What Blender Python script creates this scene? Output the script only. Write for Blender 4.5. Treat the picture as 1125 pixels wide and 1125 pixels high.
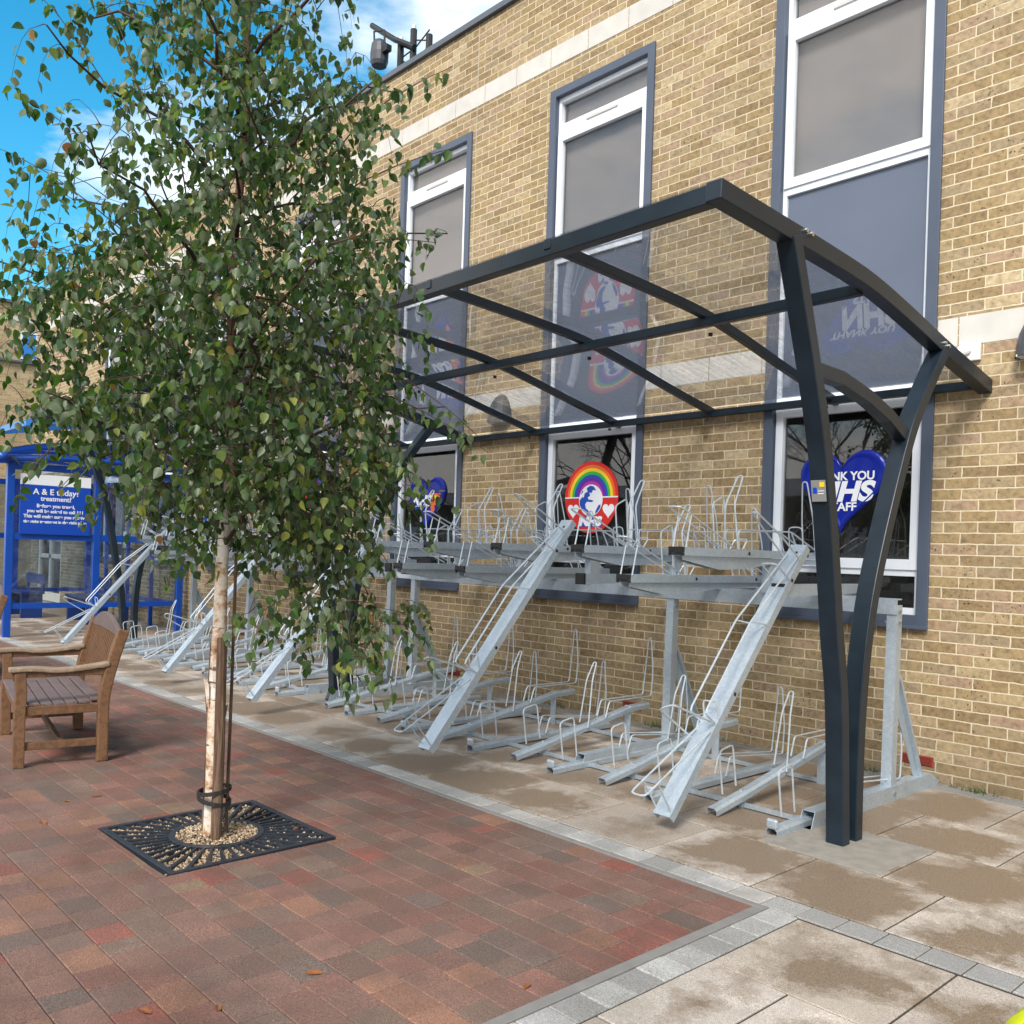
import bpy, math, random
from mathutils import Vector, Matrix
random.seed(7)
R = math.radians
scene = bpy.context.scene
for o in list(bpy.data.objects): bpy.data.objects.remove(o)
COL = scene.collection

# ---------------------------------------------------------------- camera
cam_d = bpy.data.cameras.new('camera'); cam = bpy.data.objects.new('camera', cam_d); COL.objects.link(cam)
yaw, pit, rol = -0.8263965, -0.0013179, 0.0315943
fw = Vector((math.sin(yaw)*math.cos(pit), math.cos(yaw)*math.cos(pit), math.sin(pit)))
rt = Vector((math.cos(yaw), -math.sin(yaw), 0)); up = rt.cross(fw)
CR = rt*math.cos(rol)+up*math.sin(rol); CU = -rt*math.sin(rol)+up*math.cos(rol)
m = Matrix((CR, CU, -fw)).transposed().to_4x4(); m.translation = (0, 0, 1.5)
cam.matrix_world = m
cam_d.sensor_width = 36; cam_d.lens = 36*1000.58/1125; cam_d.shift_y = 45.214/1125
cam_d.clip_start = .05; cam_d.clip_end = 2000
scene.camera = cam
scene.render.resolution_x = 1024; scene.render.resolution_y = 1024

# ---------------------------------------------------------------- world, sun, exposure
SUN_EL, SUN_AZ = R(42), R(150)          # azimuth clockwise from +Y
world = bpy.data.worlds.new('World'); scene.world = world; world.use_nodes = True
wn = world.node_tree.nodes; wl = world.node_tree.links; wn.clear()
wo = wn.new('ShaderNodeOutputWorld'); bg = wn.new('ShaderNodeBackground'); wl.new(bg.outputs[0], wo.inputs[0])
sky = wn.new('ShaderNodeTexSky'); sky.sky_type = 'NISHITA'; sky.sun_disc = False
sky.sun_elevation = SUN_EL; sky.sun_rotation = SUN_AZ; sky.air_density = 1.0; sky.dust_density = .3; sky.ozone_density = 3.0
hsv = wn.new('ShaderNodeHueSaturation'); hsv.inputs['Saturation'].default_value = 1.38; hsv.inputs['Value'].default_value = 1.3
hsv.inputs['Hue'].default_value = .475
wl.new(sky.outputs[0], hsv.inputs['Color'])
tc = wn.new('ShaderNodeTexCoord'); mp = wn.new('ShaderNodeMapping'); mp.inputs['Scale'].default_value = (1.5, 1.5, 4.2)
mp.inputs['Location'].default_value = (.35, .1, .62)
wl.new(tc.outputs['Generated'], mp.inputs[0])
nz = wn.new('ShaderNodeTexNoise'); nz.inputs['Scale'].default_value = 1.6; nz.inputs['Detail'].default_value = 9; nz.inputs['Roughness'].default_value = .55
wl.new(mp.outputs[0], nz.inputs['Vector'])
cr = wn.new('ShaderNodeValToRGB'); cr.color_ramp.elements[0].position = .52; cr.color_ramp.elements[1].position = .70
def dirterm(vec, lo, hi, amp, prev):      # broad cloud banks in one part of the sky
    dp = wn.new('ShaderNodeVectorMath'); dp.operation = 'DOT_PRODUCT'; wl.new(tc.outputs['Generated'], dp.inputs[0]); dp.inputs[1].default_value = vec
    mr = wn.new('ShaderNodeMapRange'); mr.inputs[1].default_value = lo; mr.inputs[2].default_value = hi; mr.inputs[3].default_value = 0; mr.inputs[4].default_value = amp
    mr.interpolation_type = 'SMOOTHSTEP'; wl.new(dp.outputs['Value'], mr.inputs[0])
    ad = wn.new('ShaderNodeMath'); ad.operation = 'ADD'; wl.new(prev, ad.inputs[0]); wl.new(mr.outputs[0], ad.inputs[1]); return ad.outputs[0]
v_ = dirterm((.12, -.98, .12), -.12, .55, .22, nz.outputs[0])
v_ = dirterm((-.775, .36, .535), .955, .998, .10, v_)
wl.new(v_, cr.inputs[0])
cm = wn.new('ShaderNodeMixRGB'); cm.inputs[2].default_value = (9.6, 9.5, 9.4, 1)
wl.new(cr.outputs[0], cm.inputs[0]); wl.new(hsv.outputs[0], cm.inputs[1]); wl.new(cm.outputs[0], bg.inputs[0])
bg.inputs[1].default_value = 0.105
sun_d = bpy.data.lights.new('sun', 'SUN'); sun_d.energy = 2.3; sun_d.angle = R(18); sun_d.color = (1, .95, .88)
sun = bpy.data.objects.new('sun', sun_d); COL.objects.link(sun)
sd = Vector((math.sin(SUN_AZ)*math.cos(SUN_EL), math.cos(SUN_AZ)*math.cos(SUN_EL), math.sin(SUN_EL)))
sun.rotation_euler = sd.to_track_quat('Z', 'Y').to_euler(); sun.location = (0, -5, 12)
scene.view_settings.view_transform = 'Standard'; scene.view_settings.look = 'None'
scene.view_settings.exposure = 0.80; scene.view_settings.gamma = 1
scene.cycles.max_bounces = 7; scene.cycles.diffuse_bounces = 3; scene.cycles.glossy_bounces = 4; scene.cycles.transparent_max_bounces = 16

# ---------------------------------------------------------------- materials
def mat(name, col=(.5, .5, .5), rough=.6, metal=0., spec=.5, noise=0., nscale=20., bump=0., bscale=60., coat=0.):
    m = bpy.data.materials.new(name); m.use_nodes = True; nt = m.node_tree; b = nt.nodes['Principled BSDF']
    b.inputs['Base Color'].default_value = (*col, 1); b.inputs['Roughness'].default_value = rough
    b.inputs['Metallic'].default_value = metal; b.inputs['Specular IOR Level'].default_value = spec
    if coat: b.inputs['Coat Weight'].default_value = coat
    co = nt.nodes.new('ShaderNodeTexCoord')
    if noise:
        n = nt.nodes.new('ShaderNodeTexNoise'); n.inputs['Scale'].default_value = nscale; n.inputs['Detail'].default_value = 6
        nt.links.new(co.outputs['Object'], n.inputs['Vector'])
        mr = nt.nodes.new('ShaderNodeMapRange'); mr.inputs[1].default_value = .3; mr.inputs[2].default_value = .7
        mr.inputs[3].default_value = 1-noise; mr.inputs[4].default_value = 1+noise
        nt.links.new(n.outputs[0], mr.inputs[0])
        mx = nt.nodes.new('ShaderNodeVectorMath'); mx.operation = 'SCALE'; mx.inputs[0].default_value = col
        nt.links.new(mr.outputs[0], mx.inputs['Scale']); nt.links.new(mx.outputs[0], b.inputs['Base Color'])
        r2 = nt.nodes.new('ShaderNodeMapRange'); r2.inputs[3].default_value = max(.03, rough-.12); r2.inputs[4].default_value = min(1, rough+.12)
        nt.links.new(n.outputs[0], r2.inputs[0]); nt.links.new(r2.outputs[0], b.inputs['Roughness'])
    if bump:
        n2 = nt.nodes.new('ShaderNodeTexNoise'); n2.inputs['Scale'].default_value = bscale; n2.inputs['Detail'].default_value = 4
        nt.links.new(co.outputs['Object'], n2.inputs['Vector'])
        bp = nt.nodes.new('ShaderNodeBump'); bp.inputs['Strength'].default_value = bump; bp.inputs['Distance'].default_value = .005
        nt.links.new(n2.outputs[0], bp.inputs['Height']); nt.links.new(bp.outputs[0], b.inputs['Normal'])
    return m

def nd(nt, t, **kw):
    n = nt.nodes.new(t)
    for k, v in kw.items():
        if k in n.inputs.keys(): n.inputs[k].default_value = v
        else: setattr(n, k, v)
    return n

def ramp(nt, src, stops, interp='LINEAR'):
    r = nt.nodes.new('ShaderNodeValToRGB'); e = r.color_ramp.elements; r.color_ramp.interpolation = interp
    while len(e) < len(stops): e.new(.5)
    for i, (p, c) in enumerate(stops):
        e[i].position = p; e[i].color = (*c, 1) if len(c) == 3 else c
    nt.links.new(src, r.inputs[0]); return r

def mixc(nt, fac, a, b, mode='MIX'):
    x = nt.nodes.new('ShaderNodeMixRGB'); x.blend_type = mode
    for i, v in ((0, fac), (1, a), (2, b)):
        if hasattr(v, 'is_linked'): nt.links.new(v, x.inputs[i])
        else: x.inputs[i].default_value = v if i == 0 else (*v, 1)
    return x.outputs[0]

def brick_mat(name, c, mortar, scale=1.0):
    m = bpy.data.materials.new(name); m.use_nodes = True; nt = m.node_tree; b = nt.nodes['Principled BSDF']; L = nt.links
    co = nd(nt, 'ShaderNodeTexCoord'); sp = nd(nt, 'ShaderNodeSeparateXYZ'); L.new(co.outputs['Object'], sp.inputs[0])
    ad = nd(nt, 'ShaderNodeMath', operation='ADD'); L.new(sp.outputs[0], ad.inputs[0]); L.new(sp.outputs[1], ad.inputs[1])
    cb = nd(nt, 'ShaderNodeCombineXYZ'); L.new(ad.outputs[0], cb.inputs[0]); L.new(sp.outputs[2], cb.inputs[1])
    # slightly uneven brick edges
    nw = nd(nt, 'ShaderNodeTexNoise', Scale=22.0, Detail=3.0); L.new(cb.outputs[0], nw.inputs['Vector'])
    sub = nd(nt, 'ShaderNodeVectorMath', operation='SUBTRACT'); L.new(nw.outputs['Color'], sub.inputs[0]); sub.inputs[1].default_value = (.5, .5, .5)
    sc = nd(nt, 'ShaderNodeVectorMath', operation='SCALE'); L.new(sub.outputs[0], sc.inputs[0]); sc.inputs['Scale'].default_value = .011
    av = nd(nt, 'ShaderNodeVectorMath', operation='ADD'); L.new(cb.outputs[0], av.inputs[0]); L.new(sc.outputs[0], av.inputs[1])
    br = nd(nt, 'ShaderNodeTexBrick', offset=.5); L.new(av.outputs[0], br.inputs['Vector'])
    for k, v in (('Scale', scale), ('Mortar Size', .0056), ('Mortar Smooth', .35), ('Bias', 0.), ('Brick Width', .225), ('Row Height', .075)): br.inputs[k].default_value = v
    br.inputs['Color1'].default_value = (0, 0, 0, 1); br.inputs['Color2'].default_value = (1, 1, 1, 1); br.inputs['Mortar'].default_value = (.5, .5, .5, 1)
    rp = ramp(nt, br.outputs['Color'], [(.0, c[0]), (.22, c[1]), (.4, c[2]), (.55, c[3]), (.7, c[0]), (.82, c[4]), (.92, c[2]), (1., c[5])])
    n1 = nd(nt, 'ShaderNodeTexNoise', Scale=26.0, Detail=6.0, Roughness=.65); L.new(co.outputs['Object'], n1.inputs['Vector'])
    r1 = ramp(nt, n1.outputs[0], [(.28, (.62, .60, .58)), (.5, (1, 1, 1)), (.72, (1.3, 1.27, 1.22))])
    k1 = mixc(nt, 1., rp.outputs[0], r1.outputs[0], 'MULTIPLY')
    # dark burnt pits, in some bricks only
    n2 = nd(nt, 'ShaderNodeTexNoise', Scale=62.0, Detail=2.0); L.new(co.outputs['Object'], n2.inputs['Vector'])
    n3 = nd(nt, 'ShaderNodeTexNoise', Scale=3.6, Detail=1.0); L.new(cb.outputs[0], n3.inputs['Vector'])
    mu = nd(nt, 'ShaderNodeMath', operation='ADD'); L.new(n2.outputs[0], mu.inputs[0])
    m3 = nd(nt, 'ShaderNodeMath', operation='MULTIPLY'); L.new(n3.outputs[0], m3.inputs[0]); m3.inputs[1].default_value = .35
    L.new(m3.outputs[0], mu.inputs[1])
    r2 = ramp(nt, mu.outputs[0], [(.875, (0, 0, 0)), (.91, (1, 1, 1))])
    k2 = mixc(nt, r2.outputs[0], k1, (.07, .055, .045))
    # mortar and large weathering patches
    nm = nd(nt, 'ShaderNodeTexNoise', Scale=9.0, Detail=5.0); L.new(co.outputs['Object'], nm.inputs['Vector'])
    mo = mixc(nt, nm.outputs[0], tuple(x*.8 for x in mortar), tuple(min(1, x*1.15) for x in mortar))
    k3 = mixc(nt, br.outputs['Fac'], k2, mo)
    nl = nd(nt, 'ShaderNodeTexNoise', Scale=.8, Detail=5.0); L.new(co.outputs['Object'], nl.inputs['Vector'])
    rl = ramp(nt, nl.outputs[0], [(.3, (.86, .85, .84)), (.7, (1.1, 1.09, 1.07))])
    k4 = mixc(nt, 1., k3, rl.outputs[0], 'MULTIPLY')
    # damp, algae-stained foot of the wall
    mz = nd(nt, 'ShaderNodeMapRange'); L.new(sp.outputs[2], mz.inputs[0]); mz.inputs[1].default_value = .02; mz.inputs[2].default_value = .42; mz.inputs[3].default_value = .75; mz.inputs[4].default_value = 0
    mm = nd(nt, 'ShaderNodeMath', operation='MULTIPLY'); L.new(mz.outputs[0], mm.inputs[0]); L.new(nm.outputs[0], mm.inputs[1])
    k5 = mixc(nt, mm.outputs[0], k4, (.12, .10, .07))
    L.new(k5, b.inputs['Base Color'])
    b.inputs['Roughness'].default_value = .9; b.inputs['Specular IOR Level'].default_value = .25
    h = nd(nt, 'ShaderNodeMath', operation='MULTIPLY_ADD'); L.new(br.outputs['Fac'], h.inputs[0]); h.inputs[1].default_value = -1.; L.new(n1.outputs[0], h.inputs[2])
    bp = nd(nt, 'ShaderNodeBump', Strength=.6, Distance=.008); L.new(h.outputs[0], bp.inputs['Height']); L.new(bp.outputs[0], b.inputs['Normal'])
    return m

M = {}
M['brick'] = brick_mat('yellow_stock_brick', [(.325, .238, .125), (.25, .178, .098), (.385, .295, .170), (.295, .228, .145), (.345, .245, .17), (.45, .36, .23)], (.64, .555, .395))
M['brick_far'] = brick_mat('far_brick', [(.42, .31, .16), (.34, .24, .12), (.48, .36, .2), (.40, .28, .16), (.42, .29, .18), (.5, .38, .22)], (.5, .41, .27))
M['stone'] = mat('pale_stone', (.56, .54, .50), .85, noise=.08, nscale=5, bump=.2)
M['joint'] = mat('mastic', (.42, .37, .28), .8)
M['coping'] = mat('grey_coping', (.085, .10, .125), .45, noise=.1)
M['surround'] = mat('slate_grey_metal', (.066, .085, .125), .42, noise=.08, nscale=4)
M['white'] = mat('white_frame', (.74, .78, .84), .35, noise=.03, nscale=6)
M['spandrel'] = mat('grey_panel', (.105, .128, .18), .38, noise=.05, nscale=2)
M['blind'] = mat('roller_blind', (.33, .30, .30), .9, noise=.08, nscale=1.2)
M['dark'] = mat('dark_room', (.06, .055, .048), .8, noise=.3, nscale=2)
M['black'] = mat('black_plastic', (.012, .012, .013), .5)
M['frame'] = mat('anthracite_steel', (.0095, .018, .028), .36, spec=.4, noise=.2, nscale=6, bump=.05)
M['steel_bolt'] = mat('bolt_steel', (.6, .6, .6), .35, metal=1)
M['redvent'] = mat('red_air_brick', (.24, .035, .025), .8, noise=.15)
M['blue'] = mat('blue_steel', (.003, .06, .36), .35, noise=.06, nscale=5)
M['blue_dark'] = mat('blue_bench', (.006, .03, .15), .5, noise=.1, nscale=6)
M['blue_light'] = mat('light_blue_edge', (.03, .20, .55), .4)
M['conc'] = mat('concrete_pad', (.255, .235, .205), .85, noise=.14, nscale=14, bump=.5, bscale=120)
M['kerb'] = mat('kerb_edging', (.20, .19, .18), .9, noise=.1, nscale=12, bump=.3)
M['soil'] = mat('joint_sand', (.045, .036, .028), .95, noise=.3, nscale=30)
M['ground'] = mat('ground', (.18, .165, .15), .9, noise=.2, nscale=3)
M['iron'] = mat('cast_iron', (.022, .026, .034), .42, noise=.3, nscale=30, bump=.3)
M['rubber'] = mat('black_strap', (.02, .02, .02), .6)
def stakemat():
    m = bpy.data.materials.new('stake_wood'); m.use_nodes = True; nt = m.node_tree; b = nt.nodes['Principled BSDF']; L = nt.links
    co = nd(nt, 'ShaderNodeTexCoord'); mp = nd(nt, 'ShaderNodeMapping'); mp.inputs['Scale'].default_value = (70, 70, 4); L.new(co.outputs['Object'], mp.inputs[0])
    n = nd(nt, 'ShaderNodeTexNoise', Scale=1.0, Detail=8.0, Roughness=.7); L.new(mp.outputs[0], n.inputs['Vector'])
    r = ramp(nt, n.outputs[0], [(.3, (.035, .018, .011)), (.5, (.11, .062, .036)), (.7, (.26, .18, .12))]); L.new(r.outputs[0], b.inputs['Base Color']); b.inputs['Roughness'].default_value = .85
    bp = nd(nt, 'ShaderNodeBump', Strength=.7, Distance=.004); L.new(n.outputs[0], bp.inputs['Height']); L.new(bp.outputs[0], b.inputs['Normal']); return m
M['stake'] = stakemat()
M['far_wall'] = mat('brown_far_wall', (.075, .062, .05), .9, noise=.3, nscale=1)
M['dark_branch'] = mat('bare_branches', (.035, .028, .022), .9)
M['stem'] = mat('red_brown_twig', (.055, .026, .018), .7, noise=.2)
M['cream'] = mat('cream_render', (.62, .55, .45), .9)
M['lime'] = mat('lime_yellow_plastic', (.62, .70, .01), .5, noise=.05)
M['lamp'] = mat('lamp_grey', (.055, .06, .07), .45, noise=.05)
M['cctv'] = mat('camera_white', (.72, .72, .70), .4)
M['dead'] = mat('dead_leaf', (.22, .075, .02), .8, noise=.4, nscale=40)
M['weed'] = mat('weed_green', (.07, .12, .025), .7, noise=.3)
M['paper'] = mat('paper', (.7, .7, .7), .6)
M['plate'] = mat('id_plate', (.30, .31, .31), .35, metal=.3)
for n_, c_ in dict(s_red=(.62, .015, .01), s_orange=(.80, .14, .01), s_yellow=(.85, .60, .02), s_green=(.03, .42, .04), s_blue=(.01, .06, .45), s_purple=(.13, .01, .32),
                   s_pink=(.45, .03, .35), s_white=(.80, .82, .85), s_navy=(.004, .02, .30), s_nhs=(.005, .06, .42), s_tint=(.62, .70, .80)).items(): M[n_] = mat(n_, c_, .35)
M['heart'] = mat('puffed_blue_vinyl', (.0010, .014, .27), .38, spec=.3, coat=.12)

def galv():
    m = bpy.data.materials.new('galvanised_steel'); m.use_nodes = True; nt = m.node_tree; b = nt.nodes['Principled BSDF']; L = nt.links
    co = nd(nt, 'ShaderNodeTexCoord')
    v = nd(nt, 'ShaderNodeTexVoronoi', Scale=70.0); L.new(co.outputs['Object'], v.inputs['Vector'])
    n = nd(nt, 'ShaderNodeTexNoise', Scale=7.0, Detail=6.0, Roughness=.6); L.new(co.outputs['Object'], n.inputs['Vector'])
    sv = nd(nt, 'ShaderNodeSeparateColor'); L.new(v.outputs['Color'], sv.inputs[0])
    k = mixc(nt, .3, n.outputs[0], sv.outputs[0])
    r = ramp(nt, k, [(.25, (.40, .47, .535)), (.5, (.455, .53, .595)), (.75, (.53, .60, .66))])
    L.new(r.outputs[0], b.inputs['Base Color']); b.inputs['Metallic'].default_value = .55
    r2 = nd(nt, 'ShaderNodeMapRange'); L.new(k, r2.inputs[0]); r2.inputs[3].default_value = .32; r2.inputs[4].default_value = .58
    L.new(r2.outputs[0], b.inputs['Roughness'])
    bp = nd(nt, 'ShaderNodeBump', Strength=.12, Distance=.003); L.new(n.outputs[0], bp.inputs['Height']); L.new(bp.outputs[0], b.inputs['Normal'])
    return m
M['galv'] = galv()
M['wire'] = mat('galvanised_wire', (.56, .62, .67), .38, metal=.45, noise=.1, nscale=30)

def glass(name, tint, rough, ior, dirt, streak=False):
    m = bpy.data.materials.new(name); m.use_nodes = True; nt = m.node_tree; L = nt.links
    for n in list(nt.nodes): nt.nodes.remove(n)
    out = nd(nt, 'ShaderNodeOutputMaterial'); tr = nd(nt, 'ShaderNodeBsdfTransparent'); tr.inputs[0].default_value = (*tint, 1)
    gl = nd(nt, 'ShaderNodeBsdfGlossy'); gl.inputs['Roughness'].default_value = rough
    lw = nd(nt, 'ShaderNodeLayerWeight'); lw.inputs[0].default_value = .5
    pw = nd(nt, 'ShaderNodeMath', operation='POWER'); L.new(lw.outputs['Facing'], pw.inputs[0]); pw.inputs[1].default_value = 5.
    f0 = ((ior-1)/(ior+1))**2
    fr = nd(nt, 'ShaderNodeMath', operation='MULTIPLY_ADD'); L.new(pw.outputs[0], fr.inputs[0]); fr.inputs[1].default_value = 1-f0; fr.inputs[2].default_value = f0
    mx = nd(nt, 'ShaderNodeMixShader'); L.new(fr.outputs[0], mx.inputs[0]); L.new(tr.outputs[0], mx.inputs[1]); L.new(gl.outputs[0], mx.inputs[2])
    df = nd(nt, 'ShaderNodeBsdfDiffuse'); df.inputs[0].default_value = (.62, .64, .66, 1)
    co = nd(nt, 'ShaderNodeTexCoord'); n = nd(nt, 'ShaderNodeTexNoise', Scale=4.0, Detail=9.0, Roughness=.7)
    mp = nd(nt, 'ShaderNodeMapping'); mp.inputs['Scale'].default_value = (6, 1, 1) if streak else (1, 1, 1)
    L.new(co.outputs['Object'], mp.inputs[0]); L.new(mp.outputs[0], n.inputs['Vector'])
    r = ramp(nt, n.outputs[0], [(.42, (0, 0, 0)), (.75, (dirt, dirt, dirt))])
    vo = nd(nt, 'ShaderNodeTexVoronoi', Scale=38.0); L.new(co.outputs['Object'], vo.inputs['Vector'])
    rv = ramp(nt, vo.outputs['Distance'], [(.06, (dirt*1.6,)*3), (.13, (0, 0, 0))])
    ad = nd(nt, 'ShaderNodeMath', operation='ADD'); L.new(r.outputs[0], ad.inputs[0]); L.new(rv.outputs[0], ad.inputs[1])
    m2 = nd(nt, 'ShaderNodeMixShader'); L.new(ad.outputs[0] if streak else r.outputs[0], m2.inputs[0]); L.new(mx.outputs[0], m2.inputs[1]); L.new(df.outputs[0], m2.inputs[2])
    L.new(m2.outputs[0], out.inputs[0]); return m
M['glass'] = glass('window_glass', (.85, .85, .84), .012, 1.66, .02)
M['roofsheet'] = glass('clear_roof_sheet', (.90, .91, .925), .012, 1.66, .30, True)
M['bluesheet'] = glass('shelter_glass', (.72, .78, .84), .02, 1.5, .12)

def block_mat(name, wet=False, spec=.3, dark=(.10, .085, .075), speck=.5, wetcol=(.205, .152, .105)):
    m = bpy.data.materials.new(name); m.use_nodes = True; nt = m.node_tree; b = nt.nodes['Principled BSDF']; L = nt.links
    at = nd(nt, 'ShaderNodeAttribute', attribute_name='col'); co = nd(nt, 'ShaderNodeTexCoord')
    n = nd(nt, 'ShaderNodeTexNoise', Scale=260.0, Detail=3.0); L.new(co.outputs['Object'], n.inputs['Vector'])
    r = ramp(nt, n.outputs[0], [(.32, (1-speck,)*3), (.5, (1, 1, 1)), (.68, (1+speck*.9,)*3)])
    n9 = nd(nt, 'ShaderNodeTexNoise', Scale=75.0, Detail=5.0, Roughness=.7); L.new(co.outputs['Object'], n9.inputs['Vector'])
    r = nd(nt, 'ShaderNodeVectorMath', operation='MULTIPLY'); L.new(ramp(nt, n.outputs[0], [(.32, (1-speck,)*3), (.5, (1, 1, 1)), (.68, (1+speck*.9,)*3)]).outputs[0], r.inputs[0])
    L.new(ramp(nt, n9.outputs[0], [(.3, (.72, .72, .72)), (.5, (1, 1, 1)), (.7, (1.22, 1.22, 1.22))]).outputs[0], r.inputs[1])
    k = mixc(nt, 1., at.outputs['Color'], r.outputs[0], 'MULTIPLY')
    n2 = nd(nt, 'ShaderNodeTexNoise', Scale=5.5, Detail=6.0, Roughness=.6); L.new(co.outputs['Object'], n2.inputs['Vector'])
    r2 = ramp(nt, n2.outputs[0], [(.38, (0, 0, 0)), (.72, (.75, .75, .75))])
    k = mixc(nt, r2.outputs[0], k, dark)
    n5 = nd(nt, 'ShaderNodeTexNoise', Scale=.9, Detail=7.0, Roughness=.65); L.new(co.outputs['Object'], n5.inputs['Vector'])
    k = mixc(nt, 1., k, ramp(nt, n5.outputs[0], [(.32, (.74, .73, .71)), (.5, (1, 1, 1)), (.68, (1.14, 1.12, 1.10))]).outputs[0], 'MULTIPLY')
    n6 = nd(nt, 'ShaderNodeTexVoronoi', Scale=26.0); L.new(co.outputs['Object'], n6.inputs['Vector'])
    k = mixc(nt, ramp(nt, n6.outputs['Distance'], [(.035, (.55, .55, .55)), (.06, (0, 0, 0))]).outputs[0], k, (.55, .5, .44))      # grit
    b.inputs['Roughness'].default_value = .85; b.inputs['Specular IOR Level'].default_value = spec
    if wet:
        uv = nd(nt, 'ShaderNodeUVMap'); uv.uv_map = 'slab'
        ds = nd(nt, 'ShaderNodeVectorMath', operation='DISTANCE'); L.new(uv.outputs[0], ds.inputs[0]); ds.inputs[1].default_value = (.5, .45, 0)
        n3 = nd(nt, 'ShaderNodeTexNoise', Scale=2.3, Detail=14.0, Roughness=.74, Distortion=.15); L.new(co.outputs['Object'], n3.inputs['Vector'])
        n4 = nd(nt, 'ShaderNodeTexNoise', Scale=.55, Detail=2.0); L.new(co.outputs['Object'], n4.inputs['Vector'])
        s1 = nd(nt, 'ShaderNodeMath', operation='MULTIPLY_ADD'); L.new(ds.outputs['Value'], s1.inputs[0]); s1.inputs[1].default_value = -.42; L.new(n3.outputs[0], s1.inputs[2])
        s2 = nd(nt, 'ShaderNodeMath', operation='MULTIPLY_ADD'); L.new(n4.outputs[0], s2.inputs[0]); s2.inputs[1].default_value = .75; L.new(s1.outputs[0], s2.inputs[2])
        rw = ramp(nt, s2.outputs[0], [(.60, (0, 0, 0)), (.645, (.38, .38, .38)), (.69, (.52, .52, .52)), (.735, (.95, .95, .95))])
        k = mixc(nt, rw.outputs[0], k, mixc(nt, 1., wetcol, r.outputs[0], 'MULTIPLY'))
        mr = nd(nt, 'ShaderNodeMapRange'); L.new(rw.outputs[0], mr.inputs[0]); mr.inputs[3].default_value = .85; mr.inputs[4].default_value = .42
        L.new(mr.outputs[0], b.inputs['Roughness'])
    L.new(k, b.inputs['Base Color'])
    bp = nd(nt, 'ShaderNodeBump', Strength=.25, Distance=.003); L.new(n.outputs[0], bp.inputs['Height']); L.new(bp.outputs[0], b.inputs['Normal'])
    return m
M['paver'] = block_mat('red_block_paving', speck=.55, dark=(.135, .090, .074), spec=.12)
M['slab'] = block_mat('pale_slabs', wet=True, dark=(.33, .285, .24), speck=.5)
M['sett'] = block_mat('grey_setts', dark=(.25, .24, .23), speck=.55)

def wood(name, c1, c2):
    m = bpy.data.materials.new(name); m.use_nodes = True; nt = m.node_tree; b = nt.nodes['Principled BSDF']; L = nt.links
    co = nd(nt, 'ShaderNodeTexCoord'); mp = nd(nt, 'ShaderNodeMapping'); mp.inputs['Scale'].default_value = (9, 9, 9)
    L.new(co.outputs['Object'], mp.inputs[0])
    w = nd(nt, 'ShaderNodeTexWave', Scale=1.6, Distortion=9.0, Detail=5.0); w.inputs['Detail Scale'].default_value = 1.5
    L.new(mp.outputs[0], w.inputs['Vector'])
    n = nd(nt, 'ShaderNodeTexNoise', Scale=6.0, Detail=8.0, Roughness=.7); L.new(co.outputs['Object'], n.inputs['Vector'])
    k = mixc(nt, .75, w.outputs['Color'], n.outputs['Color'])
    r = ramp(nt, k, [(.15, c1), (.85, c2)])
    L.new(r.outputs[0], b.inputs['Base Color']); b.inputs['Roughness'].default_value = .68
    bp = nd(nt, 'ShaderNodeBump', Strength=.3, Distance=.003); L.new(w.outputs['Fac'], bp.inputs['Height']); L.new(bp.outputs[0], b.inputs['Normal'])
    return m
M['wood'] = wood('oiled_teak', (.08, .036, .017), (.225, .112, .05))
M['wood_grey'] = wood('weathered_teak', (.07, .044, .042), (.21, .155, .145))
M['wood_pale'] = wood('worn_arm_teak', (.18, .12, .075), (.40, .30, .215))

def birch():
    m = bpy.data.materials.new('birch_bark'); m.use_nodes = True; nt = m.node_tree; b = nt.nodes['Principled BSDF']; L = nt.links
    co = nd(nt, 'ShaderNodeTexCoord'); mp = nd(nt, 'ShaderNodeMapping'); mp.inputs['Scale'].default_value = (8, 8, 34); L.new(co.outputs['Object'], mp.inputs[0])
    n = nd(nt, 'ShaderNodeTexNoise', Scale=1.0, Detail=4.0); L.new(mp.outputs[0], n.inputs['Vector'])
    n2 = nd(nt, 'ShaderNodeTexNoise', Scale=9.0, Detail=9.0, Roughness=.7); L.new(co.outputs['Object'], n2.inputs['Vector'])
    base = ramp(nt, n2.outputs[0], [(.40, (.72, .69, .64)), (.50, (.64, .53, .42)), (.56, (.45, .28, .17)), (.66, (.16, .08, .05))])
    r = ramp(nt, n.outputs[0], [(.60, (0, 0, 0)), (.66, (1, 1, 1))])
    k = mixc(nt, r.outputs[0], base.outputs[0], (.10, .05, .035))
    # higher up the young stem turns red-brown
    sp = nd(nt, 'ShaderNodeSeparateXYZ'); L.new(co.outputs['Object'], sp.inputs[0])
    mz = nd(nt, 'ShaderNodeMapRange'); L.new(sp.outputs[2], mz.inputs[0]); mz.inputs[1].default_value = 1.5; mz.inputs[2].default_value = 2.0
    k = mixc(nt, mz.outputs[0], k, (.17, .075, .05))
    L.new(k, b.inputs['Base Color']); b.inputs['Roughness'].default_value = .75
    bp = nd(nt, 'ShaderNodeBump', Strength=.8, Distance=.006); L.new(n2.outputs[0], bp.inputs['Height']); L.new(bp.outputs[0], b.inputs['Normal'])
    return m
M['birch'] = birch()

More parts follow.
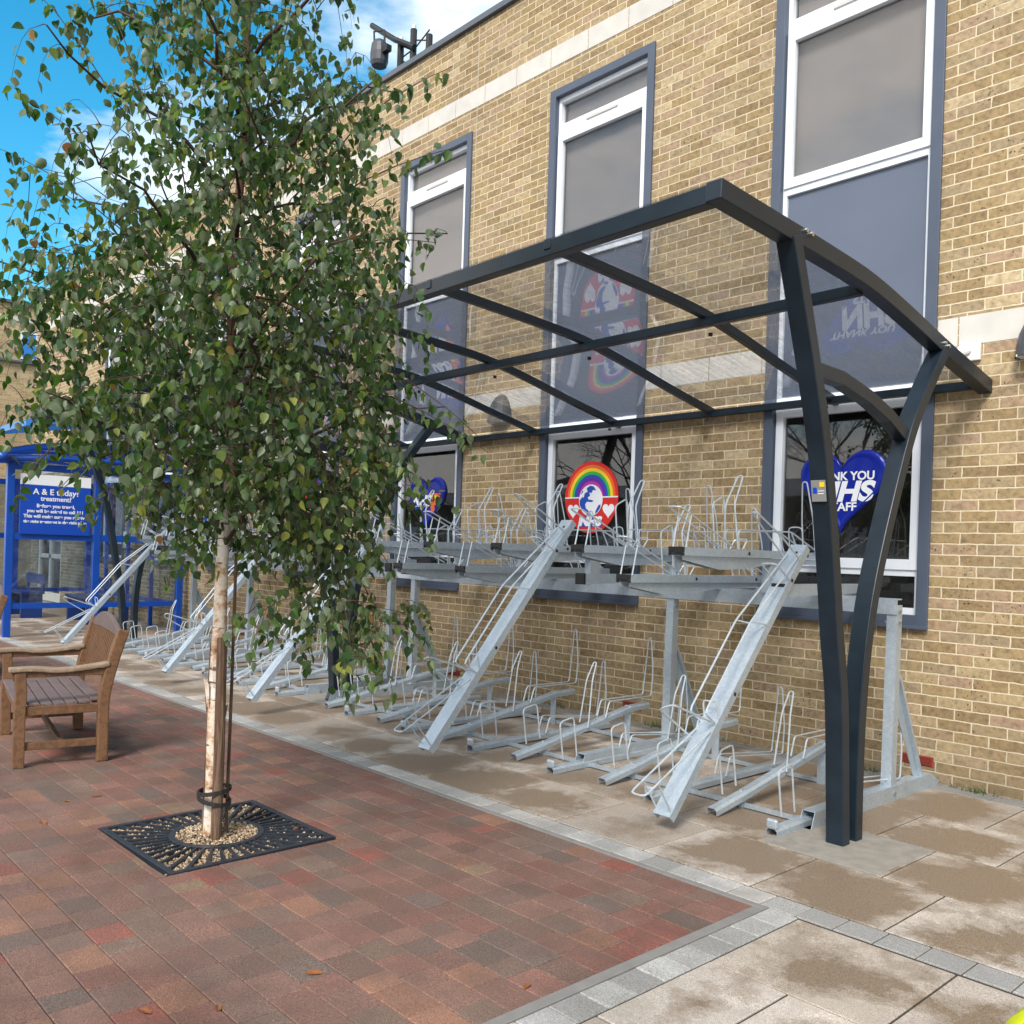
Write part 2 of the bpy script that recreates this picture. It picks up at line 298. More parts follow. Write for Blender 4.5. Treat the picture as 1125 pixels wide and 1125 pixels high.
def leafmat():
    m = bpy.data.materials.new('birch_leaves'); m.use_nodes = True; nt = m.node_tree; b = nt.nodes['Principled BSDF']; L = nt.links
    g = nd(nt, 'ShaderNodeNewGeometry')
    r = ramp(nt, g.outputs['Random Per Island'], [(0, (.018, .046, .014)), (.3, (.033, .078, .019)), (.55, (.054, .112, .024)), (.75, (.080, .138, .030)), (.90, (.15, .19, .036)), (.985, (.26, .25, .05)), (1, (.22, .08, .028))])
    k = mixc(nt, g.outputs['Backfacing'], r.outputs[0], (.11, .145, .075))
    L.new(k, b.inputs['Base Color']); b.inputs['Roughness'].default_value = .42; b.inputs['Specular IOR Level'].default_value = .45
    out = nt.nodes['Material Output']; t = nd(nt, 'ShaderNodeBsdfTranslucent'); mt = mixc(nt, 1., r.outputs[0], (1.6, 2.0, .9), 'MULTIPLY'); L.new(mt, t.inputs[0])
    mx = nd(nt, 'ShaderNodeMixShader'); mx.inputs[0].default_value = .33; L.new(b.outputs[0], mx.inputs[1]); L.new(t.outputs[0], mx.inputs[2]); L.new(mx.outputs[0], out.inputs[0])
    return m
M['leaf'] = leafmat()

# ---------------------------------------------------------------- mesh helpers
class MB:
    def __init__(s): s.v = []; s.f = []; s.mi = []; s.mats = []
    def _m(s, m):
        if m not in s.mats: s.mats.append(m)
        return s.mats.index(m)
    def add(s, vs, fs, m=None):
        o = len(s.v); s.v += [tuple(v) for v in vs]; k = s._m(m)
        for f in fs: s.f.append(tuple(i+o for i in f)); s.mi.append(k)
    def box(s, x0, x1, y0, y1, z0, z1, m=None):
        s.add([(x0, y0, z0), (x1, y0, z0), (x1, y1, z0), (x0, y1, z0), (x0, y0, z1), (x1, y0, z1), (x1, y1, z1), (x0, y1, z1)],
              [(0, 3, 2, 1), (4, 5, 6, 7), (0, 1, 5, 4), (1, 2, 6, 5), (2, 3, 7, 6), (3, 0, 4, 7)], m)
    def sweep(s, pts, prof, side=None, m=None, cap=True, closed=True):
        """profile (a along 'side', b along the other normal) carried along pts"""
        pts = [Vector(p) for p in pts]; n = len(prof); base = []; prev = None
        for i, p in enumerate(pts):
            t = (pts[min(i+1, len(pts)-1)]-pts[max(i-1, 0)]).normalized()
            if side is not None: a = Vector(side); a = (a-t*a.dot(t)).normalized()
            else:
                a = prev if prev is not None else (Vector((0, 0, 1)) if abs(t.z) < .9 else Vector((1, 0, 0)))
                a = (a-t*a.dot(t)).normalized(); prev = a
            b = t.cross(a)
            base += [p+a*u+b*w for u, w in prof]
        fs = []
        for i in range(len(pts)-1):
            for j in range(n if closed else n-1):
                k = (j+1) % n; fs.append((i*n+j, i*n+k, (i+1)*n+k, (i+1)*n+j))
        if cap and closed: fs.append(tuple(range(n-1, -1, -1))); fs.append(tuple((len(pts)-1)*n+j for j in range(n)))
        s.add(base, fs, m)
    def bar(s, pts, w, h, side, m=None): s.sweep(pts, [(-w/2, -h/2), (w/2, -h/2), (w/2, h/2), (-w/2, h/2)], side, m)
    def tube(s, pts, r, seg=6, m=None):
        pts = [Vector(p) for p in pts]
        if isinstance(r, (int, float)):
            s.sweep(pts, [(r*math.cos(2*math.pi*k/seg), r*math.sin(2*math.pi*k/seg)) for k in range(seg)], None, m); return
        n = seg; base = []; prev = None; fs = []
        for i, p in enumerate(pts):
            t = (pts[min(i+1, len(pts)-1)]-pts[max(i-1, 0)]).normalized()
            a = prev if prev is not None else (Vector((1, 0, 0)) if abs(t.x) < .9 else Vector((0, 1, 0)))
            a = (a-t*a.dot(t)).normalized(); prev = a; b = t.cross(a)
            base += [p+(a*math.cos(2*math.pi*k/seg)+b*math.sin(2*math.pi*k/seg))*r[i] for k in range(seg)]
        for i in range(len(pts)-1):
            for j in range(n): k = (j+1) % n; fs.append((i*n+j, i*n+k, (i+1)*n+k, (i+1)*n+j))
        fs.append(tuple(range(n-1, -1, -1))); fs.append(tuple((len(pts)-1)*n+j for j in range(n)))
        s.add(base, fs, m)
    def extrude(s, poly, axis, a0, a1, m=None):
        """poly: 2D list in the two other axes (in xyz order), extruded along axis"""
        n = len(poly)
        def P(u, v, a): return {'x': (a, u, v), 'y': (u, a, v), 'z': (u, v, a)}[axis]
        vs = [P(u, v, a0) for u, v in poly]+[P(u, v, a1) for u, v in poly]
        fs = [tuple(range(n)), tuple(range(2*n-1, n-1, -1))]+[(i, i+n, (i+1) % n+n, (i+1) % n) for i in range(n)]
        s.add(vs, fs, m)
    def build(s, name, m=None, parent=None, loc=(0, 0, 0), rot=(0, 0, 0), bevel=0, smooth=False, recalc=True):
        me = bpy.data.meshes.new(name); me.from_pydata(s.v, [], s.f)
        if recalc:
            import bmesh
            b = bmesh.new(); b.from_mesh(me); bmesh.ops.recalc_face_normals(b, faces=b.faces); b.to_mesh(me); b.free()
        for k in s.mats: me.materials.append(M[k] if isinstance(k, str) else (M[m] if isinstance(m, str) else m))
        me.polygons.foreach_set('material_index', s.mi)
        if smooth: me.polygons.foreach_set('use_smooth', [True]*len(me.polygons))
        o = bpy.data.objects.new(name, me); COL.objects.link(o); o.location = loc; o.rotation_euler = rot
        if parent: o.parent = parent
        if bevel:
            bv = o.modifiers.new('bevel', 'BEVEL'); bv.width = bevel; bv.segments = 2; bv.limit_method = 'ANGLE'
        return o

def tag(o, label=None, cat=None, group=None, kind=None):
    for k, v in (('label', label), ('category', cat), ('group', group), ('kind', kind)):
        if v: o[k] = v
    return o
def empty(name, loc=(0, 0, 0), rz=0, **k):
    o = bpy.data.objects.new(name, None); COL.objects.link(o); o.location = loc; o.rotation_euler = (0, 0, rz); o.empty_display_size = .1
    return tag(o, **k)
def copy_tree(o, parent=None):
    c = o.copy(); COL.objects.link(c); c.parent = parent
    for ch in list(o.children): copy_tree(ch, c)
    return c
def text(body, size, loc, rot, m, parent, name='lettering', shear=0, offset=0, ext=.0015, align='CENTER', sx=1):
    cu = bpy.data.curves.new(name, 'FONT'); cu.body = body; cu.size = size; cu.align_x = align; cu.align_y = 'CENTER'
    cu.extrude = ext; cu.shear = shear; cu.offset = offset; cu.space_line = .95
    t = bpy.data.objects.new(name, cu); COL.objects.link(t); bpy.context.view_layer.update()
    me = bpy.data.meshes.new_from_object(t.evaluated_get(bpy.context.evaluated_depsgraph_get())); bpy.data.objects.remove(t)
    me.materials.clear(); me.materials.append(M[m])
    o = bpy.data.objects.new(name, me); COL.objects.link(o); o.location = loc; o.rotation_euler = rot; o.scale = (sx, 1, 1); o.parent = parent
    return o

# ---------------------------------------------------------------- ground
mb = MB(); mb.box(-300, 300, -300, 300, -.5, -.02); tag(mb.build('ground', 'ground'), kind='structure')

def blocks(name, lst, m, gap=.003, bev=.004, z=0., depth=.012, uv=False):
    v = []; f = []; cols = []; uvs = []
    for (x0, x1, y0, y1, c, dz) in lst:
        a0, a1, b0, b1 = x0+gap/2, x1-gap/2, y0+gap/2, y1-gap/2; o = len(v); zt = z+dz
        v += [(a0, b0, zt-depth), (a1, b0, zt-depth), (a1, b1, zt-depth), (a0, b1, zt-depth),
              (a0, b0, zt-bev), (a1, b0, zt-bev), (a1, b1, zt-bev), (a0, b1, zt-bev),
              (a0+bev, b0+bev, zt), (a1-bev, b0+bev, zt), (a1-bev, b1-bev, zt), (a0+bev, b1-bev, zt)]
        q = [(8, 9, 10, 11), (4, 5, 9, 8), (5, 6, 10, 9), (6, 7, 11, 10), (7, 4, 8, 11), (0, 1, 5, 4), (1, 2, 6, 5), (2, 3, 7, 6), (3, 0, 4, 7)]
        cs = ((0, 0), (1, 0), (1, 1), (0, 1))
        for t in q:
            f.append(tuple(i+o for i in t)); cols += [(*c, 1)]*4; uvs += [cs[i % 4] for i in t]
    me = bpy.data.meshes.new(name); me.from_pydata(v, [], f)
    ca = me.color_attributes.new('col', 'FLOAT_COLOR', 'CORNER'); ca.data.foreach_set('color', [x for c in cols for x in c])
    if uv:
        u = me.uv_layers.new(name='slab'); u.data.foreach_set('uv', [x for c in uvs for x in c])
    me.materials.append(M[m]); o = bpy.data.objects.new(name, me); COL.objects.link(o); return tag(o, kind='structure')

# red block paving
rnd = random.Random(3); lst = []
PC = [((.205, .118, .094), 5), ((.215, .112, .090), 5), ((.185, .110, .090), 5), ((.172, .112, .092), 3.5), ((.145, .110, .094), 1.6), ((.235, .128, .090), 2), ((.235, .092, .072), 1.2), ((.215, .148, .10), .4), ((.18, .125, .10), 3)]
def pick(r, P):
    t = r.random()*sum(w for _, w in P)
    for c, w in P:
        t -= w
        if t <= 0: break
    k = r.uniform(.88, 1.14); return tuple(x*k for x in c)
y = 3.475; HX = (-5.02, -3.92); HY = (1.60, 2.58)
while y > -4.5:
    x = -2.163-rnd.uniform(0, .1); x_r = -2.16
    while x_r > -24:
        w = rnd.choice((.12, .155, .18, .20)); x_l = x_r-w
        cxm, cym = (x_l+x_r)/2, y-.0715
        c_, dz = pick(rnd, PC), rnd.uniform(-.0012, .0006); a0, a1, b0, b1 = x_l, x_r, y-.143, y; p0, p1, q0, q1 = -4.905, -4.015, 1.655, 2.545
        if a1 <= p0 or a0 >= p1 or b1 <= q0 or b0 >= q1: lst.append((a0, a1, b0, b1, c_, dz))
        else:       # blocks cut round the planting pit
            for r4 in ((a0, p0, b0, b1), (p1, a1, b0, b1), (max(a0, p0), min(a1, p1), b0, q0), (max(a0, p0), min(a1, p1), q1, b1)):
                if r4[1]-r4[0] > .012 and r4[3]-r4[2] > .012: lst.append((*r4, c_, dz))
        x_r = x_l
    y -= .143
blocks('red_block_paving', lst, 'paver', gap=.003, bev=.0035)
# slabs
SC = [((.43, .375, .325), 3), ((.37, .32, .27), 3), ((.47, .42, .37), 2), ((.32, .27, .225), 1.5)]
lst = []
ys = [3.68, 4.29, 4.915, 5.56, 6.245]
for r_ in range(4):
    off = (-2.308, -1.975, -2.308, -1.972)[r_]
    for k in range(-14, 36):
        x1 = off+.63*(-k)+.63; lst.append((x1-.63, x1, ys[r_], ys[r_+1], pick(rnd, SC), rnd.uniform(-.0012, .0008)))
yy = 3.505; r_ = 0
while yy > -4.5:
    for k in range(0, 13):
        x0 = -1.965+.645*k-(.32 if r_ % 2 else 0); xa = max(x0, -1.965)
        lst.append((xa, x0+.645, yy-.63, yy, pick(rnd, SC), rnd.uniform(-.0012, .0008)))
    yy -= .63; r_ += 1
blocks('stone_slabs', lst, 'slab', gap=.009, bev=.003, depth=.016, uv=True)
# setts
TC = [((.34, .335, .32), 3), ((.39, .385, .37), 2), ((.29, .285, .275), 2), ((.42, .40, .37), 1)]
lst = []
x = 6.0
while x > -26: lst.append((x-.17, x, 3.522, 3.672, pick(rnd, TC), rnd.uniform(-.001, .001))); x -= .17
y = 3.515
while y > -4.5: lst.append((-2.108, -1.968, y-.15, y, pick(rnd, TC), rnd.uniform(-.001, .001))); y -= .15
x = 6.0
DC = [((.20, .195, .185), 1), ((.25, .24, .23), 1)]
while x > -26: lst.append((x-.2, x, 6.25, 6.43, pick(rnd, DC), rnd.uniform(-.001, .001))); x -= .2
blocks('grey_setts', lst, 'sett', gap=.005, bev=.004)
mb = MB(); mb.box(-26, -2.11, 3.48, 3.52, -.03, .001); mb.box(-2.16, -2.11, -4.5, 3.48, -.03, .001)
tag(mb.build('kerb_edging', 'kerb', bevel=.003), kind='structure')
mb = MB()   # joint bed, with the planting pit left open
for a in ((-26, -4.905, -4.6, 6.43), (-4.015, 6.1, -4.6, 6.43), (-4.905, -4.015, -4.6, 1.655), (-4.905, -4.015, 2.545, 6.43)): mb.box(*a, -.019, -.0065)
tag(mb.build('paving_bed', 'soil'), kind='structure')
mb = MB(); mb.extrude([(-2.66, 4.30), (-2.0, 4.29), (-1.98, 4.91), (-2.64, 4.92)], 'z', -.01, .004)
mb.extrude([(-8.1, 4.55), (-7.45, 4.55), (-7.45, 5.2), (-8.1, 5.2)], 'z', -.01, .004)
mb.extrude([(-13.9, 4.5), (-13.2, 4.5), (-13.2, 5.2), (-13.9, 5.2)], 'z', -.01, .004)
tag(mb.build('concrete_pads', 'conc', bevel=.003), kind='structure')

# ---------------------------------------------------------------- building
WY = 6.43
bld = empty('brick_building', (0, WY, 0), label='two storey yellow brick building with tall grey framed windows behind the bike racks', cat='building')
def P(mb, name, m=None, parent=bld, **k):      # build in world coordinates, parent keeps place
    o = mb.build(name, m, None, **k); o.parent = parent
    o.matrix_parent_inverse = Matrix.Translation(-Vector(parent.location)) if parent.rotation_euler.z == 0 else parent.matrix_basis.inverted()
    return o
wins = [(-4.03, -2.69)] + [(-6.60-2.562*i, -5.27-2.562*i) for i in range(7)]
ZB, ZT = 1.06, 6.15
XL, XR = -24.3, 9.0
doorx = (-23.75, -21.95)
wins = [w for w in wins if w[0] > -21.5]
mb = MB()
xs = sorted({XL, XR, *[a for w in wins for a in w], *doorx}); zs = [0, ZB, 2.35, ZT, 7.32]
for i in range(len(xs)-1):
    for j in range(4):
        xm, zm = (xs[i]+xs[i+1])/2, (zs[j]+zs[j+1])/2
        if any(a < xm < b for a, b in wins) and ZB < zm < ZT: continue
        if doorx[0] < xm < doorx[1] and zm < 2.35: continue
        mb.add([(xs[i], WY, zs[j]), (xs[i+1], WY, zs[j]), (xs[i+1], WY, zs[j+1]), (xs[i], WY, zs[j+1])], [(0, 1, 2, 3)])
for (a, b), z0, z1 in [(w, ZB, ZT) for w in wins]+[(doorx, 0, 2.35)]:
    mb.add([(a, WY, z0), (a, WY+.14, z0), (a, WY+.14, z1), (a, WY, z1)], [(0, 1, 2, 3)]); mb.add([(b, WY, z0), (b, WY+.14, z0), (b, WY+.14, z1), (b, WY, z1)], [(3, 2, 1, 0)])
    mb.add([(a, WY, z1), (b, WY, z1), (b, WY+.14, z1), (a, WY+.14, z1)], [(0, 1, 2, 3)]); mb.add([(a, WY, z0), (b, WY, z0), (b, WY+.14, z0), (a, WY+.14, z0)], [(3, 2, 1, 0)])
mb.add([(XL, WY, 0), (XL, WY+9, 0), (XL, WY+9, 7.32), (XL, WY, 7.32)], [(0, 1, 2, 3)])
mb.add([(XR, WY, 0), (XR, WY+9, 0), (XR, WY+9, 7.32), (XR, WY, 7.32)], [(3, 2, 1, 0)])
mb.add([(XL, WY+9, 0), (XR, WY+9, 0), (XR, WY+9, 7.32), (XL, WY+9, 7.32)], [(3, 2, 1, 0)])
P(mb, 'wall', 'brick', recalc=False)
mb = MB(); mb.box(XL, XR, WY+.3, WY+8.9, 7.1, 7.2); P(mb, 'roof', 'coping')
mb = MB(); mb.box(XL-.04, XR, WY-.045, WY+.32, 7.322, 7.39); P(mb, 'coping', 'coping', bevel=.004)
for z0, z1, cut in ((6.405, 6.605, False), (3.0, 3.2, True)):
    js = [-2.546-.51*i for i in range(-23, 43)][::-1]
    bays = {}
    for a, b in zip(js[:-1], js[1:]):
        segs = [(a, b)]
        if cut:
            for w0, w1 in wins:
                ns = []
                for s0, s1 in segs:
                    if s1 <= w0 or s0 >= w1: ns.append((s0, s1))
                    else:
                        if s0 < w0: ns.append((s0, w0-.002))
                        if s1 > w1: ns.append((w1+.002, s1))
                segs = ns
        for s0, s1 in segs:
            if s1-s0 > .02 and s0 > -24.3 and s1 < XR:
                key = sum(1 for w in wins if w[0] > s0) if cut else 0
                bays.setdefault(key, MB()).box(s0+.004, s1-.004, WY-.004, WY+.02, z0, z1)
    for mb in bays.values(): P(mb, 'stone_band', 'stone', bevel=.0015)
for x in (-7.775, -17.9, 1.9):
    mb = MB(); mb.box(x-.006, x+.006, WY-.0025, WY+.01, 0.02, 7.31); P(mb, 'movement_joint', 'joint')
def heartpts(w, h, n=40):
    pts = []
    for i in range(n):
        t = 2*math.pi*i/n; pts.append((16*math.sin(t)**3/32*w, (13*math.cos(t)-5*math.cos(2*t)-2*math.cos(3*t)-math.cos(4*t)+2.5)/29*h))
    return pts
GY = WY+.05
def frame_rect(mb, a, b, z0, z1, t, y0, y1, m=None, tb=None, tt=None):
    tb = t if tb is None else tb; tt = t if tt is None else tt
    mb.box(a, a+t, y0, y1, z0, z1, m); mb.box(b-t, b, y0, y1, z0, z1, m)
    mb.box(a+t, b-t, y0, y1, z0, z0+tb, m); mb.box(a+t, b-t, y0, y1, z1-tt, z1, m)
for wi, (a, b) in enumerate(wins):
    f = MB()                       # white frame, the window part itself
    A, B = a+.08, b-.08; y0, y1 = WY+.03, WY+.10
    for z in (1.14,): pass
    f.box(A, A+.035, y0, y1, 1.14, 6.07); f.box(B-.035, B, y0, y1, 1.14, 6.07)
    def hb(z0, z1, yy=y0): f.box(A+.035, B-.035, yy, y1, z0, z1)
    hb(1.14, 1.19); hb(1.415, 1.46); hb(2.70, 2.79); hb(4.40, 4.455); hb(5.70, 5.80); hb(6.02, 6.07)
    # opening sashes, proud of the frame
    ys0, ys1 = WY+.015, WY+.07
    frame_rect(f, A+.012, B-.012, 1.46, 2.70, .062, ys0, ys1, tb=.075, tt=.07)
    frame_rect(f, A+.012, B-.012, 4.455, 5.70, .062, ys0, ys1, tb=.075, tt=.08)
    w = P(f, 'window', 'white', bevel=.0025)
    s = MB(); frame_rect(s, a, b, ZB, ZT, .08, WY-.022, WY+.12, tb=.085, tt=.08)
    s.box(a-.012, b+.012, WY-.045, WY-.022, ZB-.012, ZB+.012)
    P(s, 'surround', 'surround', parent=w, bevel=.003)
    for z0, z1, yy in ((1.19, 1.415, WY+.075), (1.535, 2.63, GY), (4.53, 5.62, GY), (5.80, 6.02, WY+.075)):
        g = MB(); g.box(A+.03, B-.03, yy, yy+.006, z0-.003, z1+.003); P(g, 'glass', 'glass', parent=w)
    s = MB(); s.box(A+.035, B-.035, WY+.055, WY+.075, 2.79, 4.40); P(s, 'spandrel_panel', 'spandrel', parent=w)
    s = MB(); s.box(A+.04, B-.04, WY+.11, WY+.115, 4.44, 6.03); P(s, 'roller_blind', 'blind', parent=w)
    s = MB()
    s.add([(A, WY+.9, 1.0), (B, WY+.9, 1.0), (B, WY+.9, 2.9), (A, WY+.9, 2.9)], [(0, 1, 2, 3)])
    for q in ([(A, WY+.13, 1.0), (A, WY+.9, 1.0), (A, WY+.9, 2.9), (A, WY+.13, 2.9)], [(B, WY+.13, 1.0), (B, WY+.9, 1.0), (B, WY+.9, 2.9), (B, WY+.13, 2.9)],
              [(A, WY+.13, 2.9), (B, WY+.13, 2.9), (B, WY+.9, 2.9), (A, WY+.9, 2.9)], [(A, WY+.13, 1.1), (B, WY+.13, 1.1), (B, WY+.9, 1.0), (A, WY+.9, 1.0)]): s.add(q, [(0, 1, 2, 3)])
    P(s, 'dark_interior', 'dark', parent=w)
    s = MB(); xm = (A+B)/2
    for z in (5.75, 2.745):
        s = MB(); s.box(xm-.2, xm+.2, WY+.018, WY+.03, z-.013, z+.013); P(s, 'trickle_vent', 'stone', parent=w, bevel=.002)
    s = MB()
    for dx in (-.25, -.08, .1, .28):
        for d2 in (0, .035): s.tube([(xm+dx+d2, WY+.03, 1.165), (xm+dx+d2, WY+.026, 1.165)], .008, 8)
    P(s, 'drain_hole', 'black', parent=w)
    v = MB(); q_ = b-.145; v.box(q_, q_+.215, WY-.006, WY+.01, .107, .173)
    for k in range(7): v.box(q_+.01, q_+.205, WY-.012, WY-.006, .113+k*.0085, .116+k*.0085)
    P(v, 'air_brick', 'redvent')
# door at the far end of the wall
d = MB(); x0, x1 = doorx
frame_rect(d, x0, x1, .02, 2.35, .12, WY+.02, WY+.1, tb=.2); d.box(x0+.12, x1-.12, WY+.02, WY+.1, 1.02, 1.12); d.box((x0+x1)/2-.06, (x0+x1)/2+.06, WY+.02, WY+.1, .2, 2.23)
dr = P(d, 'door', 'cream', bevel=.004)
g = MB(); g.box(x0+.1, x1-.1, WY+.06, WY+.066, .2, 2.25); P(g, 'glass', 'glass', parent=dr)
g = MB(); g.box(x0, x1, WY+.5, WY+.51, .0, 2.4); P(g, 'dark_interior', 'dark', parent=dr)

# far building beyond the end of the wall
fb = empty('brick_annex', (-30, 9, 0), label='far brick building at the left edge with a white band below its roofline', cat='building')
s = MB(); s.box(-44, -30, 4.6, 22, 0, 6.66); P(s, 'lower_wall', 'brick_far', parent=fb)
s = MB(); s.box(-44, -29.95, 4.6, 22, 6.72, 7.88); s.box(-44, -29.95, 4.6, 22, 8.0, 8.38); P(s, 'upper_wall', 'brick_far', parent=fb)
s = MB(); s.box(-44, -29.92, 4.57, 22, 7.88, 8.0); P(s, 'white_band', 'stone', parent=fb)
s = MB(); s.box(-44.1, -29.86, 4.5, 22.1, 8.38, 8.46); P(s, 'coping', 'coping', parent=fb)
s = MB(); s.box(-44, -29.9, 4.55, 22, 6.66, 6.72); P(s, 'ledge', 'coping', parent=fb)
for yy in (7.46, 9.6, 11.8):
    s = MB(); s.box(-29.95, -29.91, yy, yy+.45, 6.78, 7.6); w = P(s, 'window', 'white', parent=fb)
    s = MB(); s.box(-29.91, -29.90, yy+.05, yy+.40, 6.83, 7.55); P(s, 'pane', 'blue_light', parent=w)

# ---------------------------------------------------------------- signs in the windows
def flat(pts, y, th, m):  # flat outline in XZ
    b = MB(); b.extrude(pts, 'y', y-th, y, m); return b
def circ(r, n=64, a0=0, a1=360): return [(r*math.cos(R(a0+(a1-a0)*i/n)), r*math.sin(R(a0+(a1-a0)*i/n))) for i in range(n+1 if a1-a0 < 360 else n)]
def rainbow(cx, cz, r, label):
    e = empty('rainbow_sign', (cx, GY-.002, cz), label=label, cat='window sign', group='rainbow signs on the window panes')
    flat(circ(r), 0, .003, 's_red').build('disc', None, e)
    rr = [1.0, .90, .81, .72, .63, .54, .45]
    cl = ['s_red', 's_orange', 's_yellow', 's_green', 's_blue', 's_purple']
    b = MB()
    for i in range(1, 6):
        o_, i_ = r*rr[i], r*rr[i+1]; pts = circ(o_, 40, 0, 180)+circ(i_, 40, 0, 180)[::-1]
        n = len(pts)//2; vs = [(x, -.0042, z) for x, z in circ(o_, 40, 0, 180)]+[(x, -.0042, z) for x, z in circ(i_, 40, 0, 180)]
        b.add(vs, [(k, k+1, k+1+n, k+n) for k in range(n-1)], cl[i])
    o_ = r*.45; vs = [(0, -.0042, 0)]+[(x, -.0042, z) for x, z in circ(o_, 30, 0, 180)]; b.add(vs, [(0, k, k+1) for k in range(1, 31)], 's_pink')
    b.build('rainbow_arc', None, e, recalc=False)
    b = MB(); b.box(-r*.985, r*.985, -.006, -.003, -.008, .004); b.build('white_line', 's_white', e)
    g = flat([(x, z-.03*r/.345) for x, z in circ(r*.44)], -.0045, .002, 's_white').build('globe', None, e)
    b = MB(); q = r*.44
    # continents and oceans as blue patches on the white globe
    def patch(pl): b.add([(x*q, -.0075, z*q-.03*r/.345) for x, z in pl], [tuple(range(len(pl)))], None)
    patch([(-.92, -.30), (-.95, .0), (-.72, .22), (-.60, .18), (-.52, .45), (-.28, .55), (-.36, .78), (-.05, .93), (.25, .86), (.45, .60), (.20, .66), (.05, .45), (-.12, .50), (-.05, .28), (-.25, .20), (-.18, .05), (.10, .02), (.28, -.06), (.05, -.12), (-.30, -.08), (-.46, -.24), (-.38, -.52), (-.20, -.62), (-.1, -.78), (-.45, -.74), (-.75, -.55)])
    patch([(.55, -.52), (.70, -.30), (.86, -.28), (.84, -.48), (.62, -.74), (.42, -.86), (.45, -.68)])
    patch([(-.35, -.86), (0, -.80), (.12, -.92), (0, -.97), (-.2, -.95)])
    patch([(-.88, .36), (-.7, .5), (-.62, .62), (-.75, .60)])
    b.build('sea_pattern', 's_nhs', g, recalc=False)
    for sx in (-1, 1): flat([(x+sx*r*.66, z-r*.40) for x, z in heartpts(r*.42, r*.40)], -.0035, .0015, 's_white').build('white_heart', None, e)
    b = MB(); b.box(-r*.40, r*.42, -.0065, -.0035, -r*.82, -r*.54); b.build('blue_box', 's_nhs', e)
    text('NHS', r*.33, (0, -.008, -r*.685), (R(90), 0, 0), 's_white', e, shear=.2, offset=.008, sx=1.22)
    return e
rainbow(-5.935, 2.05, .345, 'round rainbow and globe sign with white hearts on the window nearest the middle rack post')
rainbow(-11.05, 2.22, .345, 'round rainbow sign glimpsed through the birch leaves')
def puffy(cx, cz, w, h, label):
    e = empty('heart_sign', (cx, GY-.002, cz), label=label, cat='window sign', group='blue heart signs on the window panes')
    b = MB(); n = 60; base = heartpts(w, h, n); c = (0, .05*h)
    rings = [(1, 0), (.985, .012), (.95, .02), (.90, .023), (.84, .019), (.80, .016)]
    vs = []
    for s_, d_ in rings: vs += [(c[0]+(x-c[0])*s_, -d_, c[1]+(z-c[1])*s_) for x, z in base]
    fs = [(i*n+j, i*n+(j+1) % n, (i+1)*n+(j+1) % n, (i+1)*n+j) for i in range(len(rings)-1) for j in range(n)]
    fs.append(tuple((len(rings)-1)*n+j for j in range(n)))
    b.add(vs, fs, None); b.build('heart', 'heart', e, smooth=False)
    return e
h = puffy(-3.375, 2.03, .70, .62, 'glossy blue heart sign thanking staff behind the front canopy leg')
T = (R(90), 0, 0)
text('THANK YOU', .088, (0, -.020, .115), T, 's_white', h, offset=.0022)
text('NHS', .20, (.01, -.020, -.005), T, 's_white', h, shear=.22, offset=.009, sx=1.15)
text('STAFF', .088, (0, -.020, -.115), T, 's_white', h, offset=.0022, sx=1.05)
h = puffy(-8.52, 2.03, .70, .62, 'glossy blue heart sign with an orange patch beside the hanging birch twigs')
text('NHS', .17, (-.09, -.020, .03), T, 's_white', h, shear=.2, offset=.009, sx=1.0)
flat([(.05, .12), (.27, .12), (.24, .0), (.16, -.02), (.17, -.12), (.10, -.10), (.08, 0), (.12, .04)], -.018, .002, 's_orange').build('orange_patch', None, h)
flat([(.12, .09), (.2, .10), (.18, .03), (.13, .05)], -.0205, .001, 's_yellow').build('yellow_patch', None, h)

# ---------------------------------------------------------------- wall lights and camera
for i, x in enumerate((-2.02, -7.2, -12.4, -17.6, -21.8)):
    z = 2.86 if i < 4 else 3.3
    e = empty('wall_light', (x, WY-.004, z), label=['dark half-dome wall light cut by the right edge', 'dark half-dome wall light seen through the clear roof', 'dark half-dome wall light behind the birch crown', 'dark wall light behind the top of the birch', 'dark wall light above the blue shelter roof'][i], cat='wall light', group='wall lights along the brick wall')
    b = MB(); n = 14; prof = [(.155, 0), (.15, .07), (.135, .15), (.105, .22), (.07, .27), (.03, .30), (.0, .305)]; vs = []
    for r_, z_ in prof:
        for k in range(n+1):
            a = math.pi*k/n; vs.append((r_*math.cos(a), -max(r_, .002)*1.05*math.sin(a), z_))
    fs = [(i_*(n+1)+j, i_*(n+1)+j+1, (i_+1)*(n+1)+j+1, (i_+1)*(n+1)+j) for i_ in range(len(prof)-1) for j in range(n)]
    b.add(vs, fs); b.add([(.155*math.cos(math.pi*k/n), -.16*math.sin(math.pi*k/n), .012) for k in range(n+1)], [tuple(range(n+1))])
    b.build('shade', 'lamp', e, smooth=False)
    b = MB(); b.box(-.12, .12, -.11, -.01, -.004, .010); b.build('lens', 's_tint', e)
e = empty('security_camera', (-2.46, WY-.004, 2.95), label='small white security camera on the wall beside the canopy end', cat='security camera')
b = MB(); b.box(-.07, .07, -.03, 0, -.065, .065); b.build('mount', 'cctv', e, bevel=.006)
b = MB(); b.tube([(0, -.03, .0), (-.02, -.09, .01), (-.04, -.12, .0)], .018, 10); b.build('arm', 'cctv', e)
b = MB(); b.tube([(.02, -.10, -.01), (-.14, -.20, -.07)], .034, 14); b.build('body', 'cctv', e, bevel=.003)
b = MB(); b.tube([(-.14, -.20, -.07), (-.146, -.204, -.073)], .024, 12); b.build('lens', 'black', e)
